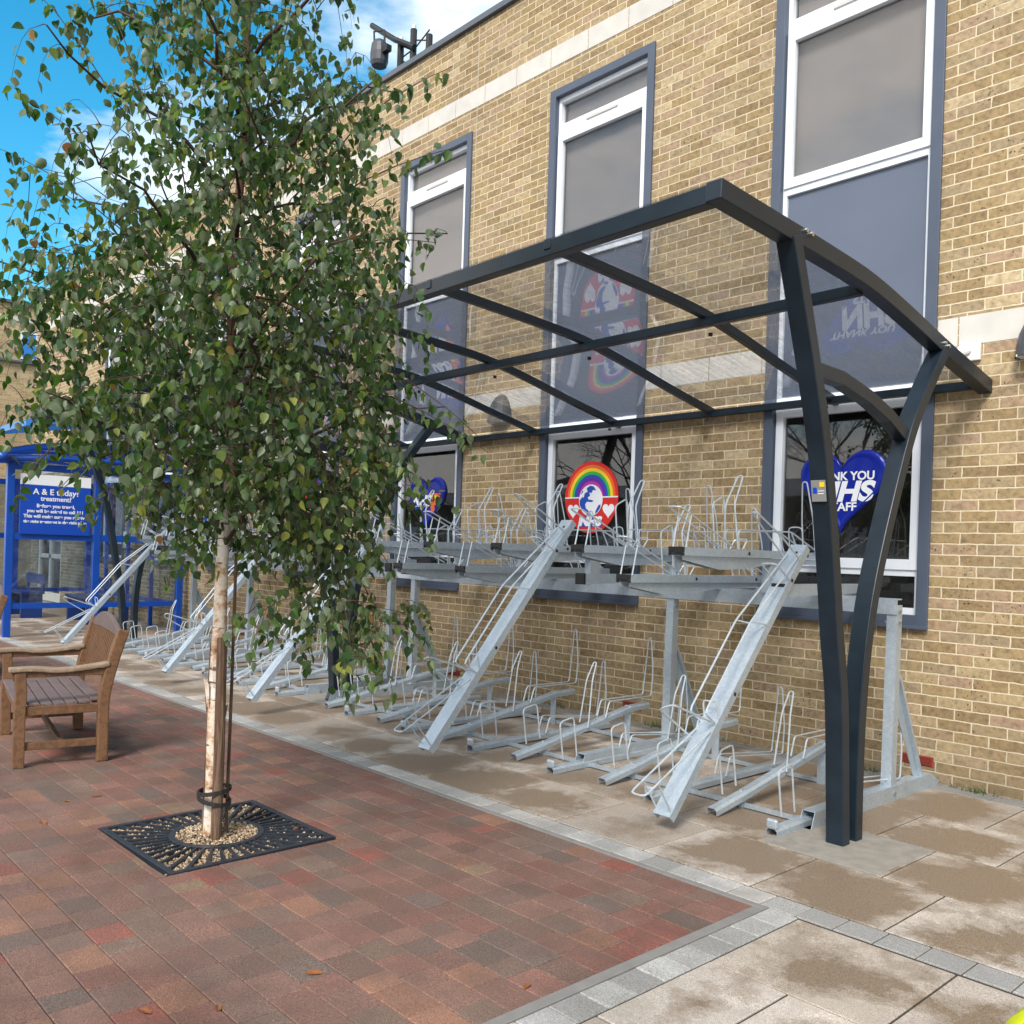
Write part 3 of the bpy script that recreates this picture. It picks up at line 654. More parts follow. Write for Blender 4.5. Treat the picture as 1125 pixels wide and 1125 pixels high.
# stage light and truss above the parapet
e = empty('lighting_mast', (-9.96, 7.1, 7.15), label='dark lattice lighting mast standing on the roof edge', cat='mast')
b = MB()
for dx, dy, h_ in ((0, 0, 1.26), (-.29, .0, 1.22), (.35, .0, 1.05)):
    b.tube([(dx, dy, -.1), (dx, dy, h_)], .045, 8)
b.build('upright', 'black', e)
b = MB()
for k in range(5):
    z = .3+k*.2
    z -= .12
    b.tube([(0, 0, z), (.35, 0, z+.14)], .010, 5); b.tube([(0, 0, z+.14), (.35, 0, z)], .010, 5); b.tube([(0, 0, z), (-.29, 0, z+.18)], .010, 5); b.tube([(-.29, 0, z), (0, 0, z+.02)], .010, 5)
b.build('lattice', 'black', e)
b = MB(); b.tube([(.08, -.04, .98), (-.35, -.06, 1.24), (-.86, -.1, 1.62)], .038, 8); b.build('boom', 'black', e)
b = MB(); b.tube([(-.29, 0, 1.22), (-.29, 0, 1.27)], .03, 8); b.tube([(0, 0, 1.26), (0, 0, 1.32)], .03, 8); b.build('fitting', 'cctv', e)
e = empty('stage_light', (-10.46, 6.9, 8.2), label='dark round stage light hanging from the roof mast boom', cat='stage light')
b = MB(); n = 14; prof = [(.075, .17), (.11, .12), (.125, .0), (.12, -.12), (.10, -.17)]
vs = [(r_*math.cos(2*math.pi*k/n), r_*math.sin(2*math.pi*k/n), z_) for r_, z_ in prof for k in range(n)]
b.add(vs, [(i_*n+j, i_*n+(j+1) % n, (i_+1)*n+(j+1) % n, (i_+1)*n+j) for i_ in range(4) for j in range(n)]+[tuple(range(n)), tuple(4*n+j for j in range(n))])
b.build('housing', 'lamp', e)
b = MB(); b.tube([(-.125, 0, .05), (-.13, 0, .2), (-.15, 0, .36), (.10, 0, .28), (.125, 0, .05)], .014, 6); b.build('yoke', 'black', e)
b = MB(); b.box(.12, .23, -.04, .04, -.04, .04); b.build('driver_box', 'black', e)

# ---------------------------------------------------------------- canopy over the racks
def cat(pts, n=6):
    out = []; P_ = [pts[0]]+list(pts)+[pts[-1]]
    for i in range(1, len(P_)-2):
        p0, p1, p2, p3 = [Vector(q) for q in P_[i-1:i+3]]
        for k in range(n):
            t = k/n; out.append(.5*((2*p1)+(p2-p0)*t+(2*p0-5*p1+4*p2-p3)*t*t+(3*p1-p0-3*p2+p3)*t**3))
    out.append(Vector(P_[-1])); return out
X0 = -2.36
rafx = [X0-1.073*i for i in range(6)]+[X0-5.365-1.14*i for i in range(1, 6)]
frames = {0, 5, 10}
def skew(X, Y):
    t = min(1., (X0-X)/5.3); return .20*t*max(0., 1-((Y-3.3)/3.1)**3), .035*t*max(0., 1-(Y-3.3)/3.1)
RP = [(3.30, 3.105), (3.55, 3.092), (3.82, 3.078), (4.25, 3.055), (4.7, 3.02), (5.15, 2.945), (5.75, 2.825), (6.45, 2.70)]
def roofpath(X, dz=0, y0=None, y1=None):
    pts = []
    for p in cat([(X, a, b) for a, b in RP]):
        if (y0 is None or p.y >= y0) and (y1 is None or p.y <= y1):
            dy, d2 = skew(X, p.y); pts.append(Vector((X, p.y+dy, p.z+d2+dz)))
    return pts
cp = empty('cycle_canopy', (-7.7, 4.88, 0), label='long anthracite steel canopy with a clear curved roof over the bike racks', cat='canopy')
for i, X in enumerate(rafx):
    if i in frames:
        b = MB(); b.bar(roofpath(X), .085, .09, (1, 0, 0)); P(b, 'end_beam', 'frame', parent=cp, bevel=.005)
        for nm, path in (('front_leg', [(4.60, 0), (4.54, .74), (4.465, 1.12), (4.40, 1.5), (4.29, 2.03), (4.155, 2.45), (3.92, 3.06)]),
                         ('rear_leg', [(4.74, 0), (4.735, .35), (4.745, .7), (4.80, 1.12), (4.93, 1.55), (5.22, 2.2), (5.42, 2.5), (5.68, 2.81)])):
            b = MB(); off = Vector((0, skew(X, 4.6)[0]*1.15, 0))
            b.bar([Vector((X, a, z))+off for a, z in [(q.y, q.z) for q in cat([(0, a, z) for a, z in path])]], .10, .075, (1, 0, 0))
            P(b, nm, 'frame', parent=cp, bevel=.005)
        b = MB(); off = skew(X, 4.6)[0]
        b.bar([(X, a+off, z) for a, z in ((4.16, 2.46), (4.45, 2.455), (4.75, 2.40), (5.0, 2.33), (5.24, 2.23))], .07, .075, (1, 0, 0)); P(b, 'tie_beam', 'frame', parent=cp, bevel=.004)
        b = MB()
        for a, z in ((4.0, 3.10), (4.05, 3.095), (5.65, 2.85), (5.7, 2.84)): b.tube([(X+.04, a+skew(X, a)[0], z), (X+.056, a+skew(X, a)[0], z)], .012, 8)
        P(b, 'bolt', 'steel_bolt', parent=cp)
    else:
        b = MB(); b.bar(roofpath(X, .012), .045, .055, (1, 0, 0)); P(b, 'rafter', 'frame', parent=cp, bevel=.003)
        b = MB()
        for a in (4.78, 6.3): b.tube([(X, a+skew(X, a)[0], 2.93 if a < 5 else 2.665), (X, a+skew(X, a)[0], 2.91 if a < 5 else 2.645)], .014, 8)
        P(b, 'bolt', 'black', parent=cp)
def along(Y, Z, w, h, name):
    for s0, s1 in ((0, 5), (5, 10)):
        b = MB(); pts = []
        for i in range(s0, s1+1):
            X = rafx[i]; dy, dz = skew(X, Y); xx = X-(.03 if i == s0 else 0)+(.03 if i == s1 else 0); pts.append((xx, Y+dy, Z+dz))
        b.bar(pts, w, h, (0, 1, 0)); P(b, name, 'frame', parent=cp, bevel=.004)
along(3.34, 3.098, .07, .085, 'front_beam'); along(4.72, 2.985, .055, .06, 'purlin'); along(6.37, 2.712, .06, .055, 'eave_beam')
for i in range(10):
    xa, xb = rafx[i], rafx[i+1]; pa, pb = roofpath(xa, .052, 3.32, 6.4), roofpath(xb, .052, 3.32, 6.4); n = len(pa); b = MB()
    vs = [(p.x-.002, p.y, p.z) for p in pa]+[(p.x+.002, p.y, p.z) for p in pb]+[(p.x-.002, p.y, p.z+.004) for p in pa]+[(p.x+.002, p.y, p.z+.004) for p in pb]
    fs = [(k, k+1, n+k+1, n+k) for k in range(n-1)]+[(2*n+k, 3*n+k, 3*n+k+1, 2*n+k+1) for k in range(n-1)]
    b.add(vs, fs); o = P(b, 'roof_panel', 'roofsheet', parent=cp, smooth=True, recalc=False)
b = MB(); b.box(X0-.048, X0-.004+.0, 4.28, 4.29, 1.80, 1.93); 
o = MB(); o.box(-.04, .04, -.003, 0, -.055, .055); o = o.build('maker_plate', 'plate', None, bevel=.002)
o.location = (X0, 4.283, 1.86); o.rotation_euler = (R(11), 0, 0); o.parent = cp; o.matrix_parent_inverse = Matrix.Translation(-cp.location)
for c_, q4 in (('s_nhs', (-.030, -.008, -.012, .018)), ('s_yellow', (.008, .034, .020, .045)), ('s_white', (-.004, .032, -.002, .002)), ('s_white', (-.004, .028, -.016, -.012))):
    b = MB(); b.box(q4[0], q4[1], -.0045, -.0032, q4[2], q4[3]); b.build('plate_mark', c_, o)
# a brown leaf lying on the roof and small leaf
def deadleaf(loc, rot, s, label):
    b = MB(); b.add([(0, 0, 0), (.25, .2, .05), (.7, .16, .10), (1, 0, .02), (.65, -.2, .09), (.2, -.18, .02), (.5, 0, -.03)], [(0, 6, 1), (1, 6, 2), (2, 6, 3), (3, 6, 4), (4, 6, 5), (5, 6, 0)])
    o = b.build('fallen_leaf', 'dead', None, loc, rot); o.scale = (s, s, s); return tag(o, label, 'leaf', 'fallen leaves')

# ---------------------------------------------------------------- two-tier bike racks
LEN = 1.74
def hoop(mb, pts, r=.0058): mb.tube(cat(pts, 4) if len(pts) < 4 else rounded(pts), r, 6)
def rounded(pts, rad=.03):
    pts = [Vector(p) for p in pts]; out = [pts[0]]
    for i in range(1, len(pts)-1):
        a, b_, c = pts[i-1], pts[i], pts[i+1]; d1 = (a-b_); d2 = (c-b_); r_ = min(rad, d1.length*.45, d2.length*.45)
        p1 = b_+d1.normalized()*r_; p2 = b_+d2.normalized()*r_
        out += [p1, (p1+p2)*.25+b_*.5, p2]
    out.append(pts[-1]); return out
def tray_mesh(L):
    b = MB(); w, h_, t = .058, .052, .004
    prof = [(-w, -h_), (-w, 0), (w, 0), (w, -h_), (w-.012, -h_), (w-.012, -h_+t), (w-t, -h_+t), (w-t, -t), (-w+t, -t), (-w+t, -h_+t), (-w+.012, -h_+t), (-w+.012, -h_)]
    vs = [(x, y_, z) for y_ in (0, L) for x, z in prof]; n = len(prof)
    b.add(vs, [(i, (i+1) % n, n+(i+1) % n, n+i) for i in range(n)]); b.add([(x, y_, z) for y_ in (0, L) for x, z in prof], [])
    # end edges
    for y_ in (0., L):
        for q in ([(-w, -h_), (-w, 0), (-w+t, -t), (-w+t, -h_)], [(-w, 0), (w, 0), (w-t, -t), (-w+t, -t)], [(w, 0), (w, -h_), (w-t, -h_), (w-t, -t)]): b.add([(x, y_, z) for x, z in q], [(0, 1, 2, 3)])
    for yy in (L*.42, L*.86):
        b.tube([(w, yy, -.026), (w+.003, yy, -.026)], .012, 8, 'black')
    b.tube([(0.01, L-.07, 0.0005), (0.01, L-.07, .002)], .011, 8, 'black')
    return b
def tray_wires(parent, L, cap=True):
    w = .05
    b = MB(); hoop(b, [(-w, .0, .0), (-w, .02, .17), (-w, .0, .26), (w, .0, .26), (w, .02, .17), (w, .56, .02)]) if False else None
    b = MB()
    b.tube(rounded([(-w, .56, .01), (-w, -.03, .25), (w, -.03, .25), (w, .56, .01)], .03), .006, 6)      # lifting handle
    b.tube([(-w, .03, -.01), (-w, .08, .205)], .005, 6); b.tube([(w, .03, -.01), (w, .08, .205)], .005, 6)
    b.build('handle', 'wire', parent)
    if cap:
        b = MB(); b.tube(rounded([(-w-.012, .50, .0), (-w-.02, .47, .30), (-w-.02, .60, .36), (-w-.012, .63, .0)], .03), .006, 6); b.build('wheel_hoop', 'wire', parent)
        b = MB(); b.tube(rounded([(-.055, .60, .0), (-.04, .58, .30), (-.028, .70, .50), (.012, .70, .50), (.03, .58, .30), (.055, .60, .0)], .03), .0058, 6); b.build('wheel_hoop', 'wire', parent)
    else:
        b = MB(); b.tube(rounded([(-.05, .50, .0), (-.055, .44, .36), (.05, .46, .40), (.05, .62, .0)], .03), .006, 6); b.build('wheel_hoop', 'wire', parent)
    b = MB()
    for sx in (-1, 1):
        b.tube(rounded([(sx*.05, .62, .0), (sx*.052, .60, .13), (sx*.052, 1.27, .14), (sx*.045, L-.08, .005)], .03), .006, 6)
        b.tube([(sx*.052, 1.27, .14), (sx*.056, 1.36, .0)], .005, 6)
    b.tube(rounded([(-.05, .66, .0), (-.05, .72, .07), (.05, .72, .07), (.05, .66, .0)], .02), .005, 6)
    b.build('guide_rail', 'wire', parent)
    b = MB(); b.tube(rounded([(-.05, L-.12, .0), (-.045, L-.16, .25), (-.016, L-.22, .52), (.02, L-.22, .52), (.045, L-.16, .25), (.05, L-.12, .0)], .03), .0058, 6)
    b.tube(rounded([(-.055, L-.30, .0), (-.055, L-.33, .18), (.055, L-.33, .18), (.055, L-.30, .0)], .03), .005, 6); b.build('wheel_hoop', 'wire', parent)
    if cap: b = MB(); b.box(-.059, .059, -.004, .012, -.034, .002); b.box(-.059, -.044, -.004, .012, -.054, -.034); b.box(.044, .059, -.004, .012, -.054, -.034); b.build('end_cap', 'black', parent, bevel=.003)
def lower_channel(high):
    b = MB(); w, t = .036, .0035
    pts = [(0, 0, .045), (0, .25, .05), (0, .5, .055), (0, 1.55, .06)] if not high else [(0, 0, .05), (0, .3, .10), (0, .9, .215), (0, 1.25, .28), (0, 1.5, .292)]
    b.sweep(pts, [(-w, .045), (-w, .014), (-w+.014, 0), (w-.014, 0), (w, .014), (w, .045), (w-t, .045), (w-t, .016), (w-.016, t), (-w+.016, t), (-w+t, .016), (-w+t, .045)], (1, 0, 0))
    if high: b.box(-.03, .03, 1.26, 1.266, 0, .285); b.box(-.012, .012, .30, .34, 0, .11)
    ch = b.build('lower_channel', 'galv')
    def zc(y_):
        for p, q in zip(pts[:-1], pts[1:]):
            if p[1] <= y_ <= q[1]: return p[2]+(q[2]-p[2])*(y_-p[1])/(q[1]-p[1])
        return pts[-1][2]
    b = MB(); a = -.042; z1, z2 = zc(.15)+.03, zc(.32)+.03
    b.tube(rounded([(a, .17, z1-.01), (a-.004, .13, z1+.25), (a-.004, .27, z1+.275), (a, .31, z2-.01)], .03), .0058, 6); b.build('wheel_hoop', 'wire', ch)
    yA = .74 if high else .66; zA = zc(yA)
    b = MB(); b.tube(rounded([(-.045, yA, zA+.01), (-.03, yA+.05, zA+.34), (-.014, yA+.11, zA+.475), (.014, yA+.11, zA+.475), (.03, yA+.05, zA+.34), (.045, yA, zA-.02)], .03), .0055, 6)
    if high: b.build('wheel_hoop', 'wire', ch)
    b = MB(); yS = yA+(.20 if high else .1); zS = zc(yS); ye = 1.50 if high else 1.46; ze = zc(ye)
    for sx in (-1, 1):
        b.tube(rounded([(sx*.044, yS, zS+.0), (sx*.044, yS+.04, zS+.125), (sx*.044, ye, ze+.055), (sx*.04, ye+.02, ze+.25), (sx*.014, ye+.02, ze+.52), (0, ye+.02, ze+.53)], .025), .0055, 6)
    b.build('wheel_cradle', 'wire', ch)
    if not high:
        b = MB(); b.box(-.034, .034, -.004, .02, .04, .095); b.build('end_cap', 'galv', ch, bevel=.012)
    return ch
protoT = {}
def make_tray(L, cap=True):
    o = tray_mesh(L).build('upper_tray', 'galv', None, recalc=False, bevel=0); tray_wires(o, L, cap); return o
PT = make_tray(LEN); PT2 = make_tray(2.03, False); PH = lower_channel(True); PL = lower_channel(False)
def place(proto, parent, loc, rot=(0, 0, 0), used=set()):
    o = proto if proto.name not in used else copy_tree(proto)
    used.add(proto.name); o.parent = parent; o.location = Vector(loc)-parent.location; o.rotation_euler = rot; return o
def support_rail(parent, X, z, lowered):
    b = MB(); ya = 4.62+(.50 if lowered else .02); top = z-.054
    pl = [(ya, top), (ya, top-.025), (ya+.2, top-.055), (ya+.40, top-.085), (ya+.65, top-.078), (ya+1.0, top-.045), (6.30, top-.035), (6.30, top)]
    if lowered: pl = [(ya, top+.03), (ya, top-.05), (6.25, top-.03), (6.25, top+.03)]
    for sx in (-1, 1): b.extrude(pl, 'x', X+sx*.036-.002, X+sx*.036+.002)
    if lowered: b.box(X-.034, X+.034, ya+.01, 6.24, top+.024, top+.028)
    b.box(X-.033, X+.033, 5.66, 5.78, 1.27, top-.04) if top-.04 > 1.28 else None
    rl_ = P(b, 'support_rail', 'galv', parent=parent)
    if lowered:
        b = MB(); b.box(X-.045, X+.045, ya-.012, ya+.012, top-.052, top+.034)
        o = b.build('end_cap', 'black', None, bevel=.003); o.parent = rl_; o.matrix_parent_inverse = Matrix.Identity(4)
        
def rack(xs0, n, beams, lowered, label):
    e = empty('two_tier_bike_rack', (xs0+.04, 5.72, 0), label=label, cat='bike rack')
    for X in beams:
        b = MB(); pr = [(4.70, .0), (4.735, .095), (6.30, .095), (6.42, .0)]; w, t = .04, .004
        # open-ended box beam with raked front end
        b.extrude([(4.70, 0), (4.74, .095), (6.28, .095), (6.40, .03), (6.40, 0)], 'x', X-w, X-w+t); b.extrude([(4.70, 0), (4.74, .095), (6.28, .095), (6.40, .03), (6.40, 0)], 'x', X+w-t, X+w)
        b.box(X-w+t, X+w-t, 4.74, 6.28, .091, .095); b.box(X-w+t, X+w-t, 4.70, 6.40, .0, .004); b.extrude([(6.28, .091), (6.40, .028), (6.40, .024), (6.28, .087)], 'x', X-w+t, X+w-t)
        P(b, 'base_beam', 'galv', parent=e)
        b = MB(); q = .034
        prof = [(-q, -q), (q, -q), (q, q), (q-.018, q), (q-.018, q-.004), (q-.004, q-.004), (q-.004, -q+.004), (-q+.004, -q+.004), (-q+.004, q-.004), (-q+.018, q-.004), (-q+.018, q), (-q, q)]
        b.sweep([(X, 5.72, .095), (X, 5.735, 1.24)], [(u, v) for u, v in prof], (1, 0, 0)); P(b, 'post', 'galv', parent=e)
        b = MB(); b.extrude([(5.76, .80), (5.76, .62), (6.09, .096), (6.17, .096)], 'x', X-.003, X+.003); b.extrude([(5.76, .80), (5.79, .80), (6.17, .096), (6.15, .096)], 'x', X+.004, X+.03); P(b, 'brace', 'galv', parent=e)
        b = MB()
        for yy, zz in ((5.72, 1.13), (5.72, 1.2), (5.72, .05), (4.86, .03)): b.tube([(X-.052, yy, zz), (X+.052, yy, zz)], .010, 6)
        P(b, 'bolt', 'steel_bolt', parent=e)
    xa, xb = beams[0]+.034, beams[-1]-.034
    b = MB(); b.box(xb, xa, 5.69, 5.70, 1.18, 1.28); b.box(xb, xa, 5.70, 5.76, 1.272, 1.28); P(b, 'cross_beam', 'galv', parent=e)
    b = MB(); b.box(xb, xa-.45, 6.15, 6.155, 1.24, 1.29); b.box(xb, xa-.45, 6.155, 6.2, 1.24, 1.246); P(b, 'cross_beam', 'galv', parent=e)
    for yy in (4.78, 5.74):
        b = MB(); b.box(xb+.08, xa-.08, yy, yy+.045, .006, .010); b.box(xb+.08, xa-.08, yy, yy+.004, .010, .036); P(b, 'base_rail', 'galv', parent=e)
    for k in range(n):
        X = xs0-.425*k; hi = (k % 2 == 0)
        place(PL if hi else PH, e, (X, 4.42 if hi else 4.47, 0))
        if k == 0: continue
        z = 1.565 if hi else 1.375
        support_rail(e, X, z, k in lowered)
        if k in lowered:
            yb, zb, th = lowered[k]; place(PT2, e, (X, yb, zb), (R(th), 0, 0))
        else: place(PT, e, (X, 4.62, z))
    return e
rack(-2.65, 12, (-2.61, -4.36, -7.70), {1: (4.0, .09, 48.3), 5: (3.66, .19, 50.4), 11: (3.70, .16, 50)}, 'galvanised two tier bike rack nearest the camera with lowered trays')
rack(-8.17, 12, (-8.13, -11.4, -13.2), {3: (3.80, .14, 50), 11: (3.80, .12, 49)}, 'galvanised two tier bike rack farther along the wall behind the birch')

# ---------------------------------------------------------------- birch tree
TX, TY = -4.44, 2.06
tree = empty('birch_tree', (TX, TY, 0), label='young birch with a pale peeling trunk and dense green leaves in the paving', cat='tree')
b = MB()
tp = [(0, 0, -.02), (.005, 0, .3), (.0, 0, .7), (.02, 0, 1.1), (.03, .0, 1.45), (.05, .02, 1.9), (.06, .0, 2.4), (.09, -.02, 3.0), (.10, .02, 3.6), (.11, .0, 4.3), (.12, 0, 5.2)]
tpv = [Vector(p) for p in tp]
def trunk_at(z):
    for p, q in zip(tpv[:-1], tpv[1:]):
        if p.z <= z <= q.z: return p.lerp(q, (z-p.z)/(q.z-p.z))
    return tpv[-1]
b.tube(cat(tp, 4), [.043-.030*min(1, i/40) for i in range(41)], 12)
rr = random.Random(5)
for i in range(9):    # peeling bark flaps
    z = rr.uniform(.1, 1.0); a = rr.uniform(0, 6.28); p = trunk_at(z); rr_ = .041
    q = [Vector((p.x+(rr_+d)*math.cos(a+da), p.y+(rr_+d)*math.sin(a+da), z+dz)) for da, dz, d in ((-.4, 0, 0), (.4, 0, 0), (.5, .12, .012), (-.3, .15, .02))]
    b.add(q, [(0, 1, 2, 3)])
b.build('trunk', 'birch', tree, smooth=True)
# crown envelope, left/right of the trunk as seen across the picture
ENV = [(.66, .62, .72), (.9, .45, .76), (1.1, .25, .80), (1.3, -.02, .86), (1.5, .34, .98), (1.7, .60, 1.12), (1.9, .95, 1.05), (2.2, 1.08, 1.05), (2.55, 1.10, .95), (2.9, 1.10, .93), (3.2, 1.08, .88), (3.55, 1.02, .80), (3.85, .92, .72), (4.25, .78, .62), (4.8, .6, .5), (5.4, .35, .3), (5.9, .1, .1)]
def env(z):
    for p, q in zip(ENV[:-1], ENV[1:]):
        if p[0] <= z <= q[0]:
            t = (z-p[0])/(q[0]-p[0]); return [p[i]+(q[i]-p[i])*t for i in (1, 2)]
    return None
RH = Vector((CR.x, CR.y, 0)).normalized(); FH = Vector((fw.x, fw.y, 0)).normalized()
def dens(u, d, z):
    e_ = env(z)
    if not e_: return 0
    if z < 1.42 and u < 0: return 0
    w = e_[1] if u > 0 else e_[0]
    if w <= 0: return 0
    q = math.hypot(u/w, d/max(.3, (e_[0]+e_[1])/2*.95))
    if z < 1.3: q = math.hypot((u-(e_[1]-abs(min(0, -e_[0])))*.5)/.5, d/.4) if False else abs(u-.62)/.42
    if q > 1: return 0
    k = 1-.80*q**2.2
    if z > 2.7 and u < -.3: k *= max(.30, 1-(z-2.7)*.9-(-u-.3)*.5)
    if z > 3.1: k *= max(.42, 1-abs(u)*.8)
    if z > 3.7: k *= .8
    if z < 1.5: k *= .42
    if u > .75: k *= .6
    if u > .78 and 1.3 < z < 2.6: k *= .25
    if 1.4 < z < 2.0 and u < -.3: k *= .3
    if 2.0 < z < 2.7 and u < -.75: k *= .6
    return k
rl = random.Random(11); leafs = []; twig = MB(); limb = MB(); clusters = []
prim = []
for i in range(30):          # ascending limbs
    z0 = 1.48+i*.115; az = i*2.4+rl.uniform(-.3, .3); ln = max(.35, 1.05-.12*abs(z0-2.6))*rl.uniform(.8, 1.1)
    p = trunk_at(z0); d = Vector((math.cos(az), math.sin(az), 0)); pts = []
    for k in range(7):
        t = k/6; pts.append(p+d*(ln*t)+Vector((0, 0, ln*(.75*t-.30*t*t)))+Vector((rl.uniform(-.02, .02), rl.uniform(-.02, .02), 0))*k)
    limb.tube(pts, [.010*(1-.8*k/6)+.0015 for k in range(7)], 6); prim += pts[1:]
for i in range(9):           # arching limbs that hang low on the right
    z0 = 1.75+i*.12; p = trunk_at(z0); d = (RH*rl.uniform(.7, 1)+FH*rl.uniform(-.6, .6)).normalized(); ln = rl.uniform(.6, .85); pts = []
    for k in range(7):
        t = k/6; pts.append(p+d*(ln*t)+Vector((0, 0, ln*(.5*t-1.15*t*t))))
    limb.tube(pts, [.008*(1-.8*k/6)+.0012 for k in range(7)], 6); prim += pts[2:]
def addleaf(p, L, r):
    ax = Vector((r.gauss(0, .45), r.gauss(0, .45), -1+r.gauss(0, .45))).normalized()
    s = Vector((r.gauss(0, 1), r.gauss(0, 1), r.gauss(0, .35))); s = (s-ax*s.dot(ax)).normalized(); n = ax.cross(s)
    W = L*r.uniform(.33, .41); o = p+ax*L*.25; f_ = r.uniform(.05, .22)*L; cv = r.uniform(-.12, .12)*L
    pts = [o, o+ax*L*.07+s*W*.58+n*f_*.6, o+ax*L*.24+s*W*.95+n*f_, o+ax*L*.46+s*W*.95+n*(f_+cv), o+ax*L*.70+s*W*.62+n*(f_*.7+cv), o+ax*L*.88+s*W*.28+n*(f_*.3+cv), o+ax*L*1.06+n*cv*1.2,
           o+ax*L*.88-s*W*.28+n*(f_*.3+cv), o+ax*L*.70-s*W*.62+n*(f_*.7+cv), o+ax*L*.46-s*W*.95+n*(f_+cv), o+ax*L*.24-s*W*.95+n*f_, o+ax*L*.07-s*W*.58+n*f_*.6, o+ax*L*.30, o+ax*L*.66+n*cv]
    leafs.append((pts, p))
def spray(c, r, nl=None, long=1.):
    base = min(prim, key=lambda q: (q-c).length+(.25 if q.z > c.z+.25 else 0)); v = c-base; l = v.length
    if l > .01:
        mid = base.lerp(c, .5)+Vector((0, 0, .10*l)); twig.tube([base, base.lerp(mid, .55)+Vector((0, 0, .03*l)), mid, c], [.0026, .0024, .002, .0016], 4)
    dr = Vector((v.x, v.y, 0)); dr = dr.normalized() if dr.length > .01 else Vector((1, 0, 0)); a = r.uniform(-1.0, 1.0); dr = Vector((dr.x*math.cos(a)-dr.y*math.sin(a), dr.x*math.sin(a)+dr.y*math.cos(a), 0))
    ln = r.uniform(.16, .30)*long; pts = []
    for k in range(5):
        t = k/4; pts.append(c+dr*ln*(t*.75-.25*t*t)+Vector((0, 0, ln*(.16*t-.95*t*t))))
    twig.tube(pts, [.0016, .0014, .0012, .001, .0008], 4)
    n_ = nl or r.randint(9, 14)
    for k in range(n_):
        t = (k+.5)/n_*4; i = min(3, int(t)); q = pts[i].lerp(pts[i+1], t-i)+Vector((r.gauss(0, .022), r.gauss(0, .022), r.gauss(0, .015)))
        addleaf(q, r.uniform(.035, .060), r)
cnt = 0; cen = []
while cnt < 1180:
    z = rl.uniform(1.0, 5.7); e_ = env(z)
    u = rl.uniform(-1.2, 1.25); d = rl.uniform(-1.0, 1.0)
    if rl.random() < dens(u, d, z):
        t = trunk_at(z); cen.append(Vector((t.x, t.y, z))+RH*u+FH*d); cnt += 1
for c_ in sorted(cen, key=lambda q: (q-trunk_at(q.z)).length-.25*q.z): spray(c_, rl); prim.append(c_)
for q in list(prim[:260]):               # foliage at the ends of the limbs
    if q.z < 5.0 and (q-trunk_at(q.z)).length > .45 and rl.random() < .8: spray(q+Vector((rl.gauss(0, .03), rl.gauss(0, .03), .01)), rl)
def sprig(u0, z0, u1, z1, d0=0, d1=0, n=5):     # long outlying shoots seen against the sky and the wall
    t0 = Vector((0, 0, 0)); a = RH*u0+FH*d0+Vector((0, 0, z0)); c = RH*u1+FH*d1+Vector((0, 0, z1)); pts = []
    for k in range(n+1):
        t = k/n; pts.append(a.lerp(c, t)+Vector((0, 0, .10*(c-a).length*math.sin(math.pi*t)))+Vector((rl.gauss(0, .01), rl.gauss(0, .01), 0)))
    twig.tube(pts, [.005-.0035*k/n for k in range(n+1)], 4)
    m_ = int((c-a).length*40)
    for k in range(m_):
        t = (.12+.88*k/m_)*n; i = min(n-1, int(t)); q = pts[i].lerp(pts[i+1], t-i)+Vector((rl.gauss(0, .02), rl.gauss(0, .02), rl.gauss(0, .015))); addleaf(q, rl.uniform(.040, .064), rl)
for a_ in [(-.3, 3.0, -1.1, 3.75), (-.3, 3.3, -.75, 4.35), (-.3, 3.2, -.98, 4.2), (-.2, 3.1, -.55, 4.3), (-.25, 2.8, -1.2, 3.42), (-.3, 2.7, -1.22, 3.0), (-.4, 2.5, -1.2, 2.62), (-.4, 2.2, -1.15, 2.15),
           (-.5, 2.0, -1.12, 1.86), (-.7, 2.1, -.98, 1.62), (-.45, 1.95, -.8, 1.75), (.3, 3.3, 1.12, 3.88), (.35, 3.1, 1.15, 3.55), (.4, 2.9, 1.05, 3.1), (.5, 2.5, 1.3, 2.08), (.5, 2.3, 1.35, 1.98), (.6, 2.0, 1.18, 1.72),
           (.45, 1.9, .62, 1.05), (.6, 1.7, .70, .70), (.55, 1.5, .78, .92), (.3, 1.8, .42, 1.12), (.5, 1.8, .95, 1.35), (.7, 1.9, 1.10, 1.5), (.2, 3.6, .45, 4.6), (.0, 3.6, -.25, 4.7), (.5, 1.95, .6, 1.25), (.35, 1.75, .50, 1.22), (-.1, 1.6, -.3, 1.38)]:
    sprig(*a_, d0=rl.uniform(-.1, .1), d1=rl.uniform(-.3, .3))
limb.build('limbs', 'stem', tree, smooth=True); twig.build('twigs', 'stem', tree, smooth=True)
v = []; f = []
for pts, _ in leafs:
    o = len(v); v += [tuple(p) for p in pts]
    for q in ((0, 12, 2, 1), (12, 3, 2), (12, 13, 4, 3), (13, 6, 5, 4), (0, 11, 10, 12), (12, 10, 9), (12, 9, 8, 13), (13, 8, 7, 6)): f.append(tuple(i+o for i in q))
me = bpy.data.meshes.new('crown'); me.from_pydata(v, [], f); me.materials.append(M['leaf']); me.polygons.foreach_set('use_smooth', [True]*len(f))
o = bpy.data.objects.new('crown', me); COL.objects.link(o); o.parent = tree
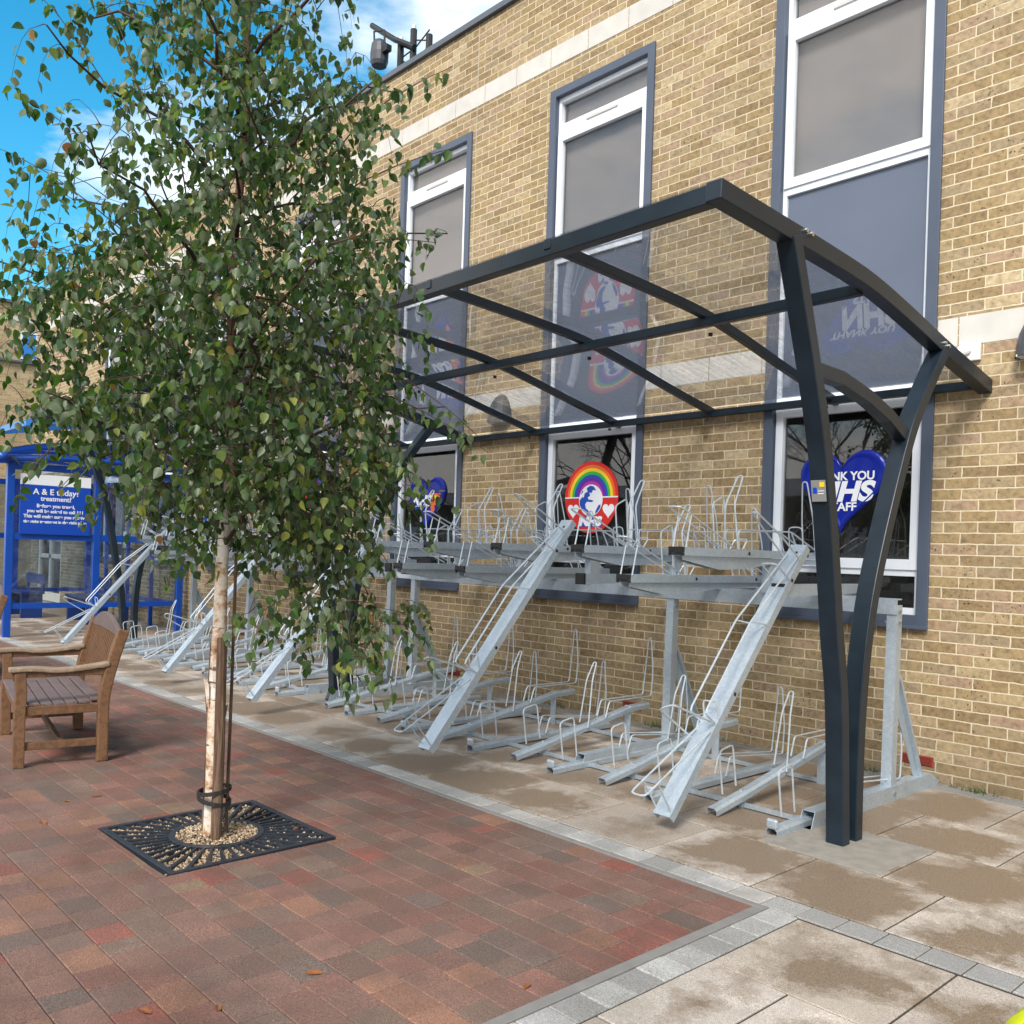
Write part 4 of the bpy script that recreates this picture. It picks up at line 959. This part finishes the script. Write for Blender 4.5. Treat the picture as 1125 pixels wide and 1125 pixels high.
# stakes, straps
def stake(name, x, y, r, h_, lean, label):
    b = MB(); b.tube([(0, 0, -.02), (lean[0]*.5+.004, lean[1]*.5, h_*.5), (lean[0], lean[1], h_)], [r, r*.97, r*.93], 10); o = b.build(name, 'stake', None, (x, y, 0), bevel=.002, smooth=False); return tag(o, label, 'tree stake')
def off(u, d): q = RH*u+FH*d; return (TX+q.x, TY+q.y)
stake('tree_stake', *off(.042, -.055), .028, 1.02, (.0, 0), 'thick round brown stake in front of the birch trunk')
stake('tree_stake', *off(.060, .045), .009, 1.45, (.02, .0), 'tall thin dark stake rising behind the birch trunk')
stake('tree_stake', *off(-.052, .03), .011, .95, (.03, .0), 'thin dark stake on the left side of the birch trunk')
b = MB()
for z in (.19, .235):
    pts = []
    for k in range(17):
        a = 2*math.pi*k/16; q = RH*(.01+.080*math.cos(a))+FH*(.092*math.sin(a)-.005); pts.append((TX+q.x, TY+q.y, z+(-.02*math.cos(a) if z < .2 else .01*math.cos(a))))
    b.sweep(pts, [(-.010, -.004), (.010, -.004), (.010, .004), (-.010, .004)], (0, 0, 1))
tag(b.build('tree_strap', 'rubber'), 'black rubber straps tying the birch to its stakes near the ground', 'strap')
# grate
GX, GYc = -4.46, 2.10
e = empty('tree_grate', (GX, GYc, 0), rz=R(1.5), label='square black cast iron grate around the foot of the birch', cat='tree grate')
hs = .435; b = MB(); frame_rect_pts = None
for q in ((-hs, hs, -hs, -hs+.03), (-hs, hs, hs-.03, hs), (-hs, -hs+.03, -hs+.03, hs-.03), (hs-.03, hs, -hs+.03, hs-.03)): b.box(*q, -.03, .006)
b.build('rim', 'iron', e, bevel=.002)
b = MB(); n = 48
def ring(r0, r1, z0, z1):
    vs = []
    for k in range(n):
        a = 2*math.pi*k/n
        for r_, z_ in ((r0, z0), (r1, z0), (r1, z1), (r0, z1)): vs.append((r_*math.cos(a), r_*math.sin(a), z_))
    b.add(vs, [(4*k+j, 4*((k+1) % n)+j, 4*((k+1) % n)+(j+1) % 4, 4*k+(j+1) % 4) for k in range(n) for j in range(4)])
ring(.205, .235, -.03, .005); b.build('inner_ring', 'iron', e, bevel=.002)
b = MB(); nb = 40
for k in range(nb):
    a = 2*math.pi*(k+.5)/nb; c_, s_ = math.cos(a), math.sin(a); rmax = (hs-.03)/max(abs(c_), abs(s_)); w = .008
    b.add([(c_*.233-s_*w*.7, s_*.233+c_*w*.7, z) for z in (-.03, .003)]+[(c_*.233+s_*w*.7, s_*.233-c_*w*.7, z) for z in (-.03, .003)]+
          [(c_*rmax-s_*w*1.15, s_*rmax+c_*w*1.15, z) for z in (-.03, .003)]+[(c_*rmax+s_*w*1.15, s_*rmax-c_*w*1.15, z) for z in (-.03, .003)],
          [(0, 2, 3, 1), (4, 5, 7, 6), (0, 1, 5, 4), (2, 6, 7, 3), (1, 3, 7, 5), (0, 4, 6, 2)])
b.build('bars', 'iron', e)
# gravel
r = random.Random(9); gm = []
for i, c_ in enumerate(((.36, .255, .15), (.26, .175, .10), (.46, .38, .27), (.17, .11, .075))): M['pb%d' % i] = mat('pebble_%s' % 'abcd'[i], c_, .7)
b = MB()
for i in range(5200):
    x, y_ = r.uniform(-.42, .42), r.uniform(-.42, .42); dd = math.hypot(x, y_)
    inside = dd < .205
    if not inside and r.random() < (.1 if y_ < .05 else .6): continue
    z = -.004+r.uniform(-.004, .008)+max(0, .02*(1-dd/.2)) if inside else r.uniform(-.020, -.008)
    s = r.uniform(.005, .0105); v_ = [Vector((s*a*r.uniform(.8, 1.3), s*b_*r.uniform(.8, 1.3), s*c*r.uniform(.6, 1))) for a, b_, c in ((1, 0, 0), (-1, 0, 0), (0, 1, 0), (0, -1, 0), (0, 0, 1), (0, 0, -1))]
    b.add([(GX+x+q.x, GYc+y_+q.y, z+q.z) for q in v_], [(0, 2, 4), (2, 1, 4), (1, 3, 4), (3, 0, 4), (2, 0, 5), (1, 2, 5), (3, 1, 5), (0, 3, 5)], 'pb%d' % r.choice((0, 0, 1, 2, 3)))
b.box(GX-.44, GX+.44, GYc-.44, GYc+.44, -.045, -.026, 'soil')
tag(b.build('gravel', None, recalc=False), kind='stuff', label='tan pea gravel in the tree pit', cat='gravel')

# ---------------------------------------------------------------- benches
def bench(loc, rz, label):
    e = empty('wooden_bench', loc, rz=rz, label=label, cat='bench', group='teak garden benches on the red paving')
    W = 1.18
    for x in (0, W):
        b = MB(); b.sweep(cat([(x, .0, 0), (x, .0, .35), (x, .005, .48), (x, -.005, .62)], 4), [(-.034, -.034), (.034, -.034), (.034, .034), (-.034, .034)], (1, 0, 0)); b.build('front_leg', 'wood', e, bevel=.006)
        b = MB(); b.sweep(cat([(x, .50, 0), (x, .50, .25), (x, .505, .45), (x, .555, .68), (x, .615, .885)], 4), [(-.034, -.036), (.034, -.036), (.034, .036), (-.034, .036)], (1, 0, 0)); b.build('back_post', 'wood', e, bevel=.010)
        b = MB(); b.sweep(cat([(x, -.07, .640), (x, .08, .642), (x, .22, .628), (x, .38, .640), (x, .53, .662)], 4), [(-.045, -.012), (.045, -.012), (.045, .018), (-.045, .018)], (1, 0, 0)); b.build('armrest', 'wood_pale', e, bevel=.008)
        b = MB(); b.box(x-.022, x+.022, -.05, .52, .585, .625); b.box(x-.018, x+.018, .034, .466, .335, .395); b.build('side_rail', 'wood', e, bevel=.004)
        b = MB(); b.box(x-.016, x+.016, .034, .466, .11, .16); b.build('stretcher', 'wood', e, bevel=.004)
    b = MB(); b.box(.034, W-.034, -.012, .012, .33, .395); b.box(.034, W-.034, .49, .515, .33, .395); b.box(.034, W-.034, .24, .27, .11, .15); b.build('seat_rail', 'wood', e, bevel=.004)
    b = MB()
    for k in range(7):
        y0 = -.03+k*.076; sag = -.018*math.sin(math.pi*(k+.5)/7); z0 = .408+sag
        b.box(-.012 if 0 < k < 6 else .036, W+.012 if 0 < k < 6 else W-.036, y0, y0+.066, z0, z0+.020)
    b.build('seat', 'wood_grey', e, bevel=.004)
    b = MB(); n = 16; pr = []       # arched crest rail
    for k in range(n+1):
        t = k/n; pr.append((.03+(W-.06)*t, .865+.10*math.sin(math.pi*t)**1.0))
    lo = [(x, .83+.012*math.sin(math.pi*i/n)) for i, (x, z) in enumerate(pr)]
    poly = pr+lo[::-1]; b.extrude(poly, 'y', .585, .615); o = b.build('crest_rail', 'wood_grey', e, bevel=.004)
    b = MB(); b.bar([(.034, .525, .50), (W-.034, .525, .50)], .055, .026, (0, .25, 1)); b.build('lower_back_rail', 'wood', e, bevel=.003)
    b = MB(); m_ = 17
    for k in range(m_):
        x = .07+(W-.14)*k/(m_-1); b.bar([(x, .53, .515), (x, .565, .70), (x, .598, .855)], .019, .012, (1, 0, 0))
    b.build('back_slats', 'wood', e)
    return e
bench((-7.64, 1.88, 0), R(-10), 'teak garden bench with grey slatted seat left of the birch')
bench((-11.80, 2.15, 0), R(-10), 'teak garden bench cut by the left edge farther back')

# ---------------------------------------------------------------- blue shelter
SX = -15.0
e = empty('blue_shelter', (SX, 5, 0), label='bright blue steel waiting shelter with glass sides at the end of the racks', cat='shelter')
yl = (3.66, 4.90, 6.25)
for xx in (SX, SX-4.6):
    for yy in yl:
        b = MB(); b.box(xx-.05, xx+.05, yy-.05, yy+.05, 0, 2.62); P(b, 'post', 'blue', parent=e, bevel=.004)
    for a, c in zip(yl[:-1], yl[1:]):
        for z0, z1 in ((.42, .50), (1.46, 1.56), (2.5, 2.6)):
            b = MB(); b.box(xx-.035, xx+.035, a+.05, c-.05, z0, z1); P(b, 'end_rail', 'blue', parent=e)
        for z0, z1 in ((.5, 1.46), (1.56, 2.5)):
            b = MB(); b.box(xx-.004, xx+.004, a+.05, c-.05, z0, z1); P(b, 'end_pane', 'bluesheet', parent=e)
for k in range(1, 4):
    b = MB(); b.box(SX-1.15*k-.03, SX-1.15*k+.03, 6.2, 6.26, 0, 2.6); P(b, 'rear_post', 'blue', parent=e)
for z0 in (.42, 1.46, 2.5):
    b = MB(); b.box(SX-4.55, SX-.05, 6.22, 6.27, z0, z0+.07); P(b, 'rear_rail', 'blue', parent=e)
b = MB(); b.tube([(SX+.25, 3.50, 2.66), (SX-4.9, 3.50, 2.66)], .07, 12); b.tube([(SX+.12, 3.42, 2.64), (SX+.12, 4.3, 2.70), (SX+.12, 5.3, 2.72), (SX+.12, 6.3, 2.66)], .05, 10); P(b, 'gutter', 'blue', parent=e, smooth=True)
arc = [(3.45, 2.72), (3.9, 2.84), (4.5, 2.93), (5.1, 2.95), (5.7, 2.90), (6.3, 2.78)]
b = MB()
for k in range(6): b.sweep([(SX+.2-k*.98, a, z) for a, z in arc], [(-.025, -.025), (.025, -.025), (.025, .025), (-.025, .025)], (1, 0, 0))
P(b, 'roof_rib', 'blue', parent=e)
b = MB(); b.sweep([(SX-2.3, a, z+.035) for a, z in arc], [(-2.55, -.004), (2.55, -.004), (2.55, .004), (-2.55, .004)], (1, 0, 0)); P(b, 'roof_sheet', 'bluesheet', parent=e)
sg = empty('information_sign', (SX+.05, 4.28, 1.98), label='blue and white notice board mounted on the blue shelter end', cat='sign'); sg.rotation_euler = (0, 0, R(90))
b = MB(); b.box(-.50, .50, -.02, 0, -.44, .30); b.build('board', 's_nhs', sg, bevel=.003)
b = MB(); b.box(-.50, .50, -.02, 0, .302, .46); b.build('header_strip', 's_white', sg, bevel=.003)
for t_, s_, z_ in (('A & E today?', .125, .20), ('treatment?', .10, .10), ('Before you travel,', .075, -.01), ('you will be asked to call 111', .07, -.09), ('This will make sure you receive', .07, -.17), ('the right treatment in the right place', .06, -.25)):
    o = text(t_, s_, (0, -.022, z_), (R(90), 0, 0), 's_white', sg, offset=.002)
    if o.dimensions.x > .9: o.scale = (.9/o.dimensions.x, 1, 1)
# blue benches and table inside, notices on the wall
def blue_bench(x, y_, label):
    q = empty('blue_bench', (x, y_, 0), label=label, cat='bench', group='blue benches in the shelter')
    b = MB(); b.box(-.6, .6, -.2, .2, .44, .48); b.build('seat', 'blue_dark', q, bevel=.004)
    for sx in (-.5, .5):
        b = MB(); b.box(sx-.04, sx+.04, -.18, .18, 0, .44); b.build('leg', 'blue_dark', q)
    b = MB(); b.box(-.6, .6, .18, .22, .62, .80); b.box(-.52, -.46, .18, .22, .48, .62); b.box(.46, .52, .18, .22, .48, .62); b.build('backrest', 'blue_dark', q)
blue_bench(-17.2, 5.5, 'dark blue bench inside the shelter nearest the racks')
blue_bench(-18.9, 4.9, 'dark blue bench in the middle of the shelter')
blue_bench(-18.6, 3.9, 'dark blue bench near the front of the shelter')
q = empty('porch_canopy', (-20.0, 5.75, 3.9), label='light blue edged glass porch canopy above the blue shelter', cat='canopy')
b = MB(); b.bar([(-1.2, -.9, -.25), (-1.2, 1.2, .15)], .06, .12, (1, 0, 0)); b.bar([(1.2, -.9, -.25), (1.2, 1.2, .15)], .06, .12, (1, 0, 0)); b.bar([(-1.2, -.9, -.25), (1.2, -.9, -.25)], .06, .12, (0, 1, 0)); b.build('frame', 'blue_light', q)
b = MB(); b.add([(-1.17, -.87, -.2), (1.17, -.87, -.2), (1.17, 1.2, .2), (-1.17, 1.2, .2)], [(0, 1, 2, 3)]); o = b.build('glass', 'bluesheet', q); sm = o.modifiers.new('s', 'SOLIDIFY'); sm.thickness = .01
for i, (x, z, c_) in enumerate(((-17.9, 1.5, 's_white'), (-14.3, 1.75, 's_nhs'), (-14.3, 1.5, 's_white'))):
    b = MB(); b.box(-.22, .22, -.02, 0, -.16, .16); o = b.build('wall_notice', c_, None, (x, WY-.002, z), bevel=.002)
    tag(o, ['white notice on the wall behind the blue shelter', 'small blue notice on the wall over the far rack', 'small white notice under the blue one over the far rack'][i], 'notice')

# ---------------------------------------------------------------- small things on the ground
b = MB(); n, mm_ = 20, 8
vs = [(.17*math.cos(math.pi/2*i/mm_)*math.cos(2*math.pi*k/n)*(1+.04*math.sin(3*k)), .17*math.cos(math.pi/2*i/mm_)*math.sin(2*math.pi*k/n), .13*math.sin(math.pi/2*i/mm_)+.01) for i in range(mm_+1) for k in range(n)]
b.add(vs, [(i*n+k, i*n+(k+1) % n, (i+1)*n+(k+1) % n, (i+1)*n+k) for i in range(mm_) for k in range(n)]); b.add([(x, y_, .0) for x, y_, z in vs[:n]], [tuple(range(n))])
o = b.build('yellow_bag', 'lime', None, (-.885, 3.225, -.015), smooth=True); tag(o, 'lime yellow rounded bundle cut by the bottom right corner', 'bag')
def G(px, py, z=0):
    d = fw+CR*((px-562.5)/1000.58)-CU*((py-607.714)/1000.58); return Vector((0, 0, 1.5))+d*((z-1.5)/d.z)
for i, (px, py, s, lb) in enumerate(((45, 902, .08, 'pale curled leaf on the red paving below the bench'), (100, 876, .075, 'red brown leaf on the paving left of the grate'), (166, 1115, .075, 'dark red leaf on the paving at the bottom left'),
                        (582, 1081, .05, 'small dark leaf on the red paving near the kerb corner'), (70, 880, .05, 'small tan leaf between two others left of the grate'), (323, 912, .07, 'orange leaf lying on the grate corner'), (126, 752, .09, 'brown leaf on the paving beside the bench back'), (538, 793, .08, 'orange leaf under the bike rack channels'), (335, 1070, .07, 'thin red leaf on the paving at the bottom'), (240, 1112, .05, 'narrow brown leaf near the bottom edge'))):
    p = G(px, py); deadleaf((p.x, p.y, .004), (R(8*math.sin(i)), R(6), i*1.7), s, lb)
deadleaf((-4.75, 4.05, 3.15), (R(-5), 0, 1), .07, 'brown leaf lying on the clear roof')
r = random.Random(21); b = MB()
for i in range(900):      # debris and weeds along the foot of the wall
    x = r.uniform(-16, -.5); y_ = WY-abs(r.gauss(0, .035))-.006; s = r.uniform(.006, .02); a = r.uniform(0, 6.28)
    b.add([(x, y_, .003), (x+s*math.cos(a), y_+s*.5*math.sin(a), .004+r.random()*.006), (x+s*.4*math.cos(a+1.5), y_+s*.4*math.sin(a+1.5), .003)], [(0, 1, 2)], 'dead' if r.random() < .7 else 'cream')
for c_ in (-2.35, -3.1, -4.4, -6.2, -6.6, -8.0, -5.0, -9.1, -10.2):
    for i in range(34):
        x = c_+r.gauss(0, .07); y_ = WY-.02-abs(r.gauss(0, .02)); hh = r.uniform(.02, .07)
        b.add([(x-.004, y_, 0), (x+.004, y_, 0), (x+r.gauss(0, .02), y_-abs(r.gauss(0, .02)), hh)], [(0, 1, 2)], 'weed')
tag(b.build('weeds_and_debris', None, recalc=False), kind='stuff', label='weeds and leaf litter along the foot of the wall', cat='weeds')

# ---------------------------------------------------------------- bare trees across the street, seen mirrored in the panes
def bare(x, y_, h_, seed, label):
    rt_ = random.Random(seed); t = MB(); e = empty('street_tree', (x, y_, 0), label=label, cat='tree', group='street trees reflected in the panes'); tw = MB()
    def grow(p, d, l, r_, n):
        q = p+d*l; (t if n > 2 else tw).tube([p, p.lerp(q, .5)+Vector((rt_.gauss(0, .05), rt_.gauss(0, .05), 0))*l, q], [r_, r_*.85, r_*.7], 7 if n > 2 else 4)
        if n == 0: return
        for k in range(3):
            dd = (d+Vector((rt_.gauss(0, .5), rt_.gauss(0, .5), rt_.gauss(.08, .3)))).normalized(); grow(q if k < 2 else p.lerp(q, .7), dd, l*rt_.uniform(.62, .82), r_*.6, n-1)
    grow(Vector((0, 0, -.1)), Vector((0, 0, 1)), h_*.24, .13, 7)
    t.build('trunk', 'dark_branch', e, smooth=True); tw.build('crown', 'dark_branch', e)
q = empty('opposite_building', (-8, -24, 0), label='dark brown building far across the street mirrored in the lower panes', cat='building')
b = MB(); b.box(-45, 30, -8, 0, 0, 4.4); b.build('wall', 'far_wall', q)
b = MB(); b.extrude([(-8.3, 4.4), (.3, 4.4), (-4, 5.6)], 'x', -45.3, 30.3); b.build('roof', 'coping', q)
for i in range(16):
    for zz in (1.2,):
        b = MB(); b.box(-43+i*4.5, -41.6+i*4.5, .003, .05, zz, zz+1.8); b.build('window', 'white', q)
bare(-11.5, -12.5, 11, 1, 'bare branched tree mirrored in the middle window')
bare(-6.0, -13, 12, 2, 'bare branched tree mirrored in the right window')
bare(-20, -13, 12, 4, 'bare branched tree mirrored in the far windows')
bare(-8.6, -16, 12, 6, 'bare branched tree standing between two nearer ones in the reflections')
bare(-15.5, -17, 12, 8, 'bare branched tree behind the left pair in the reflections')
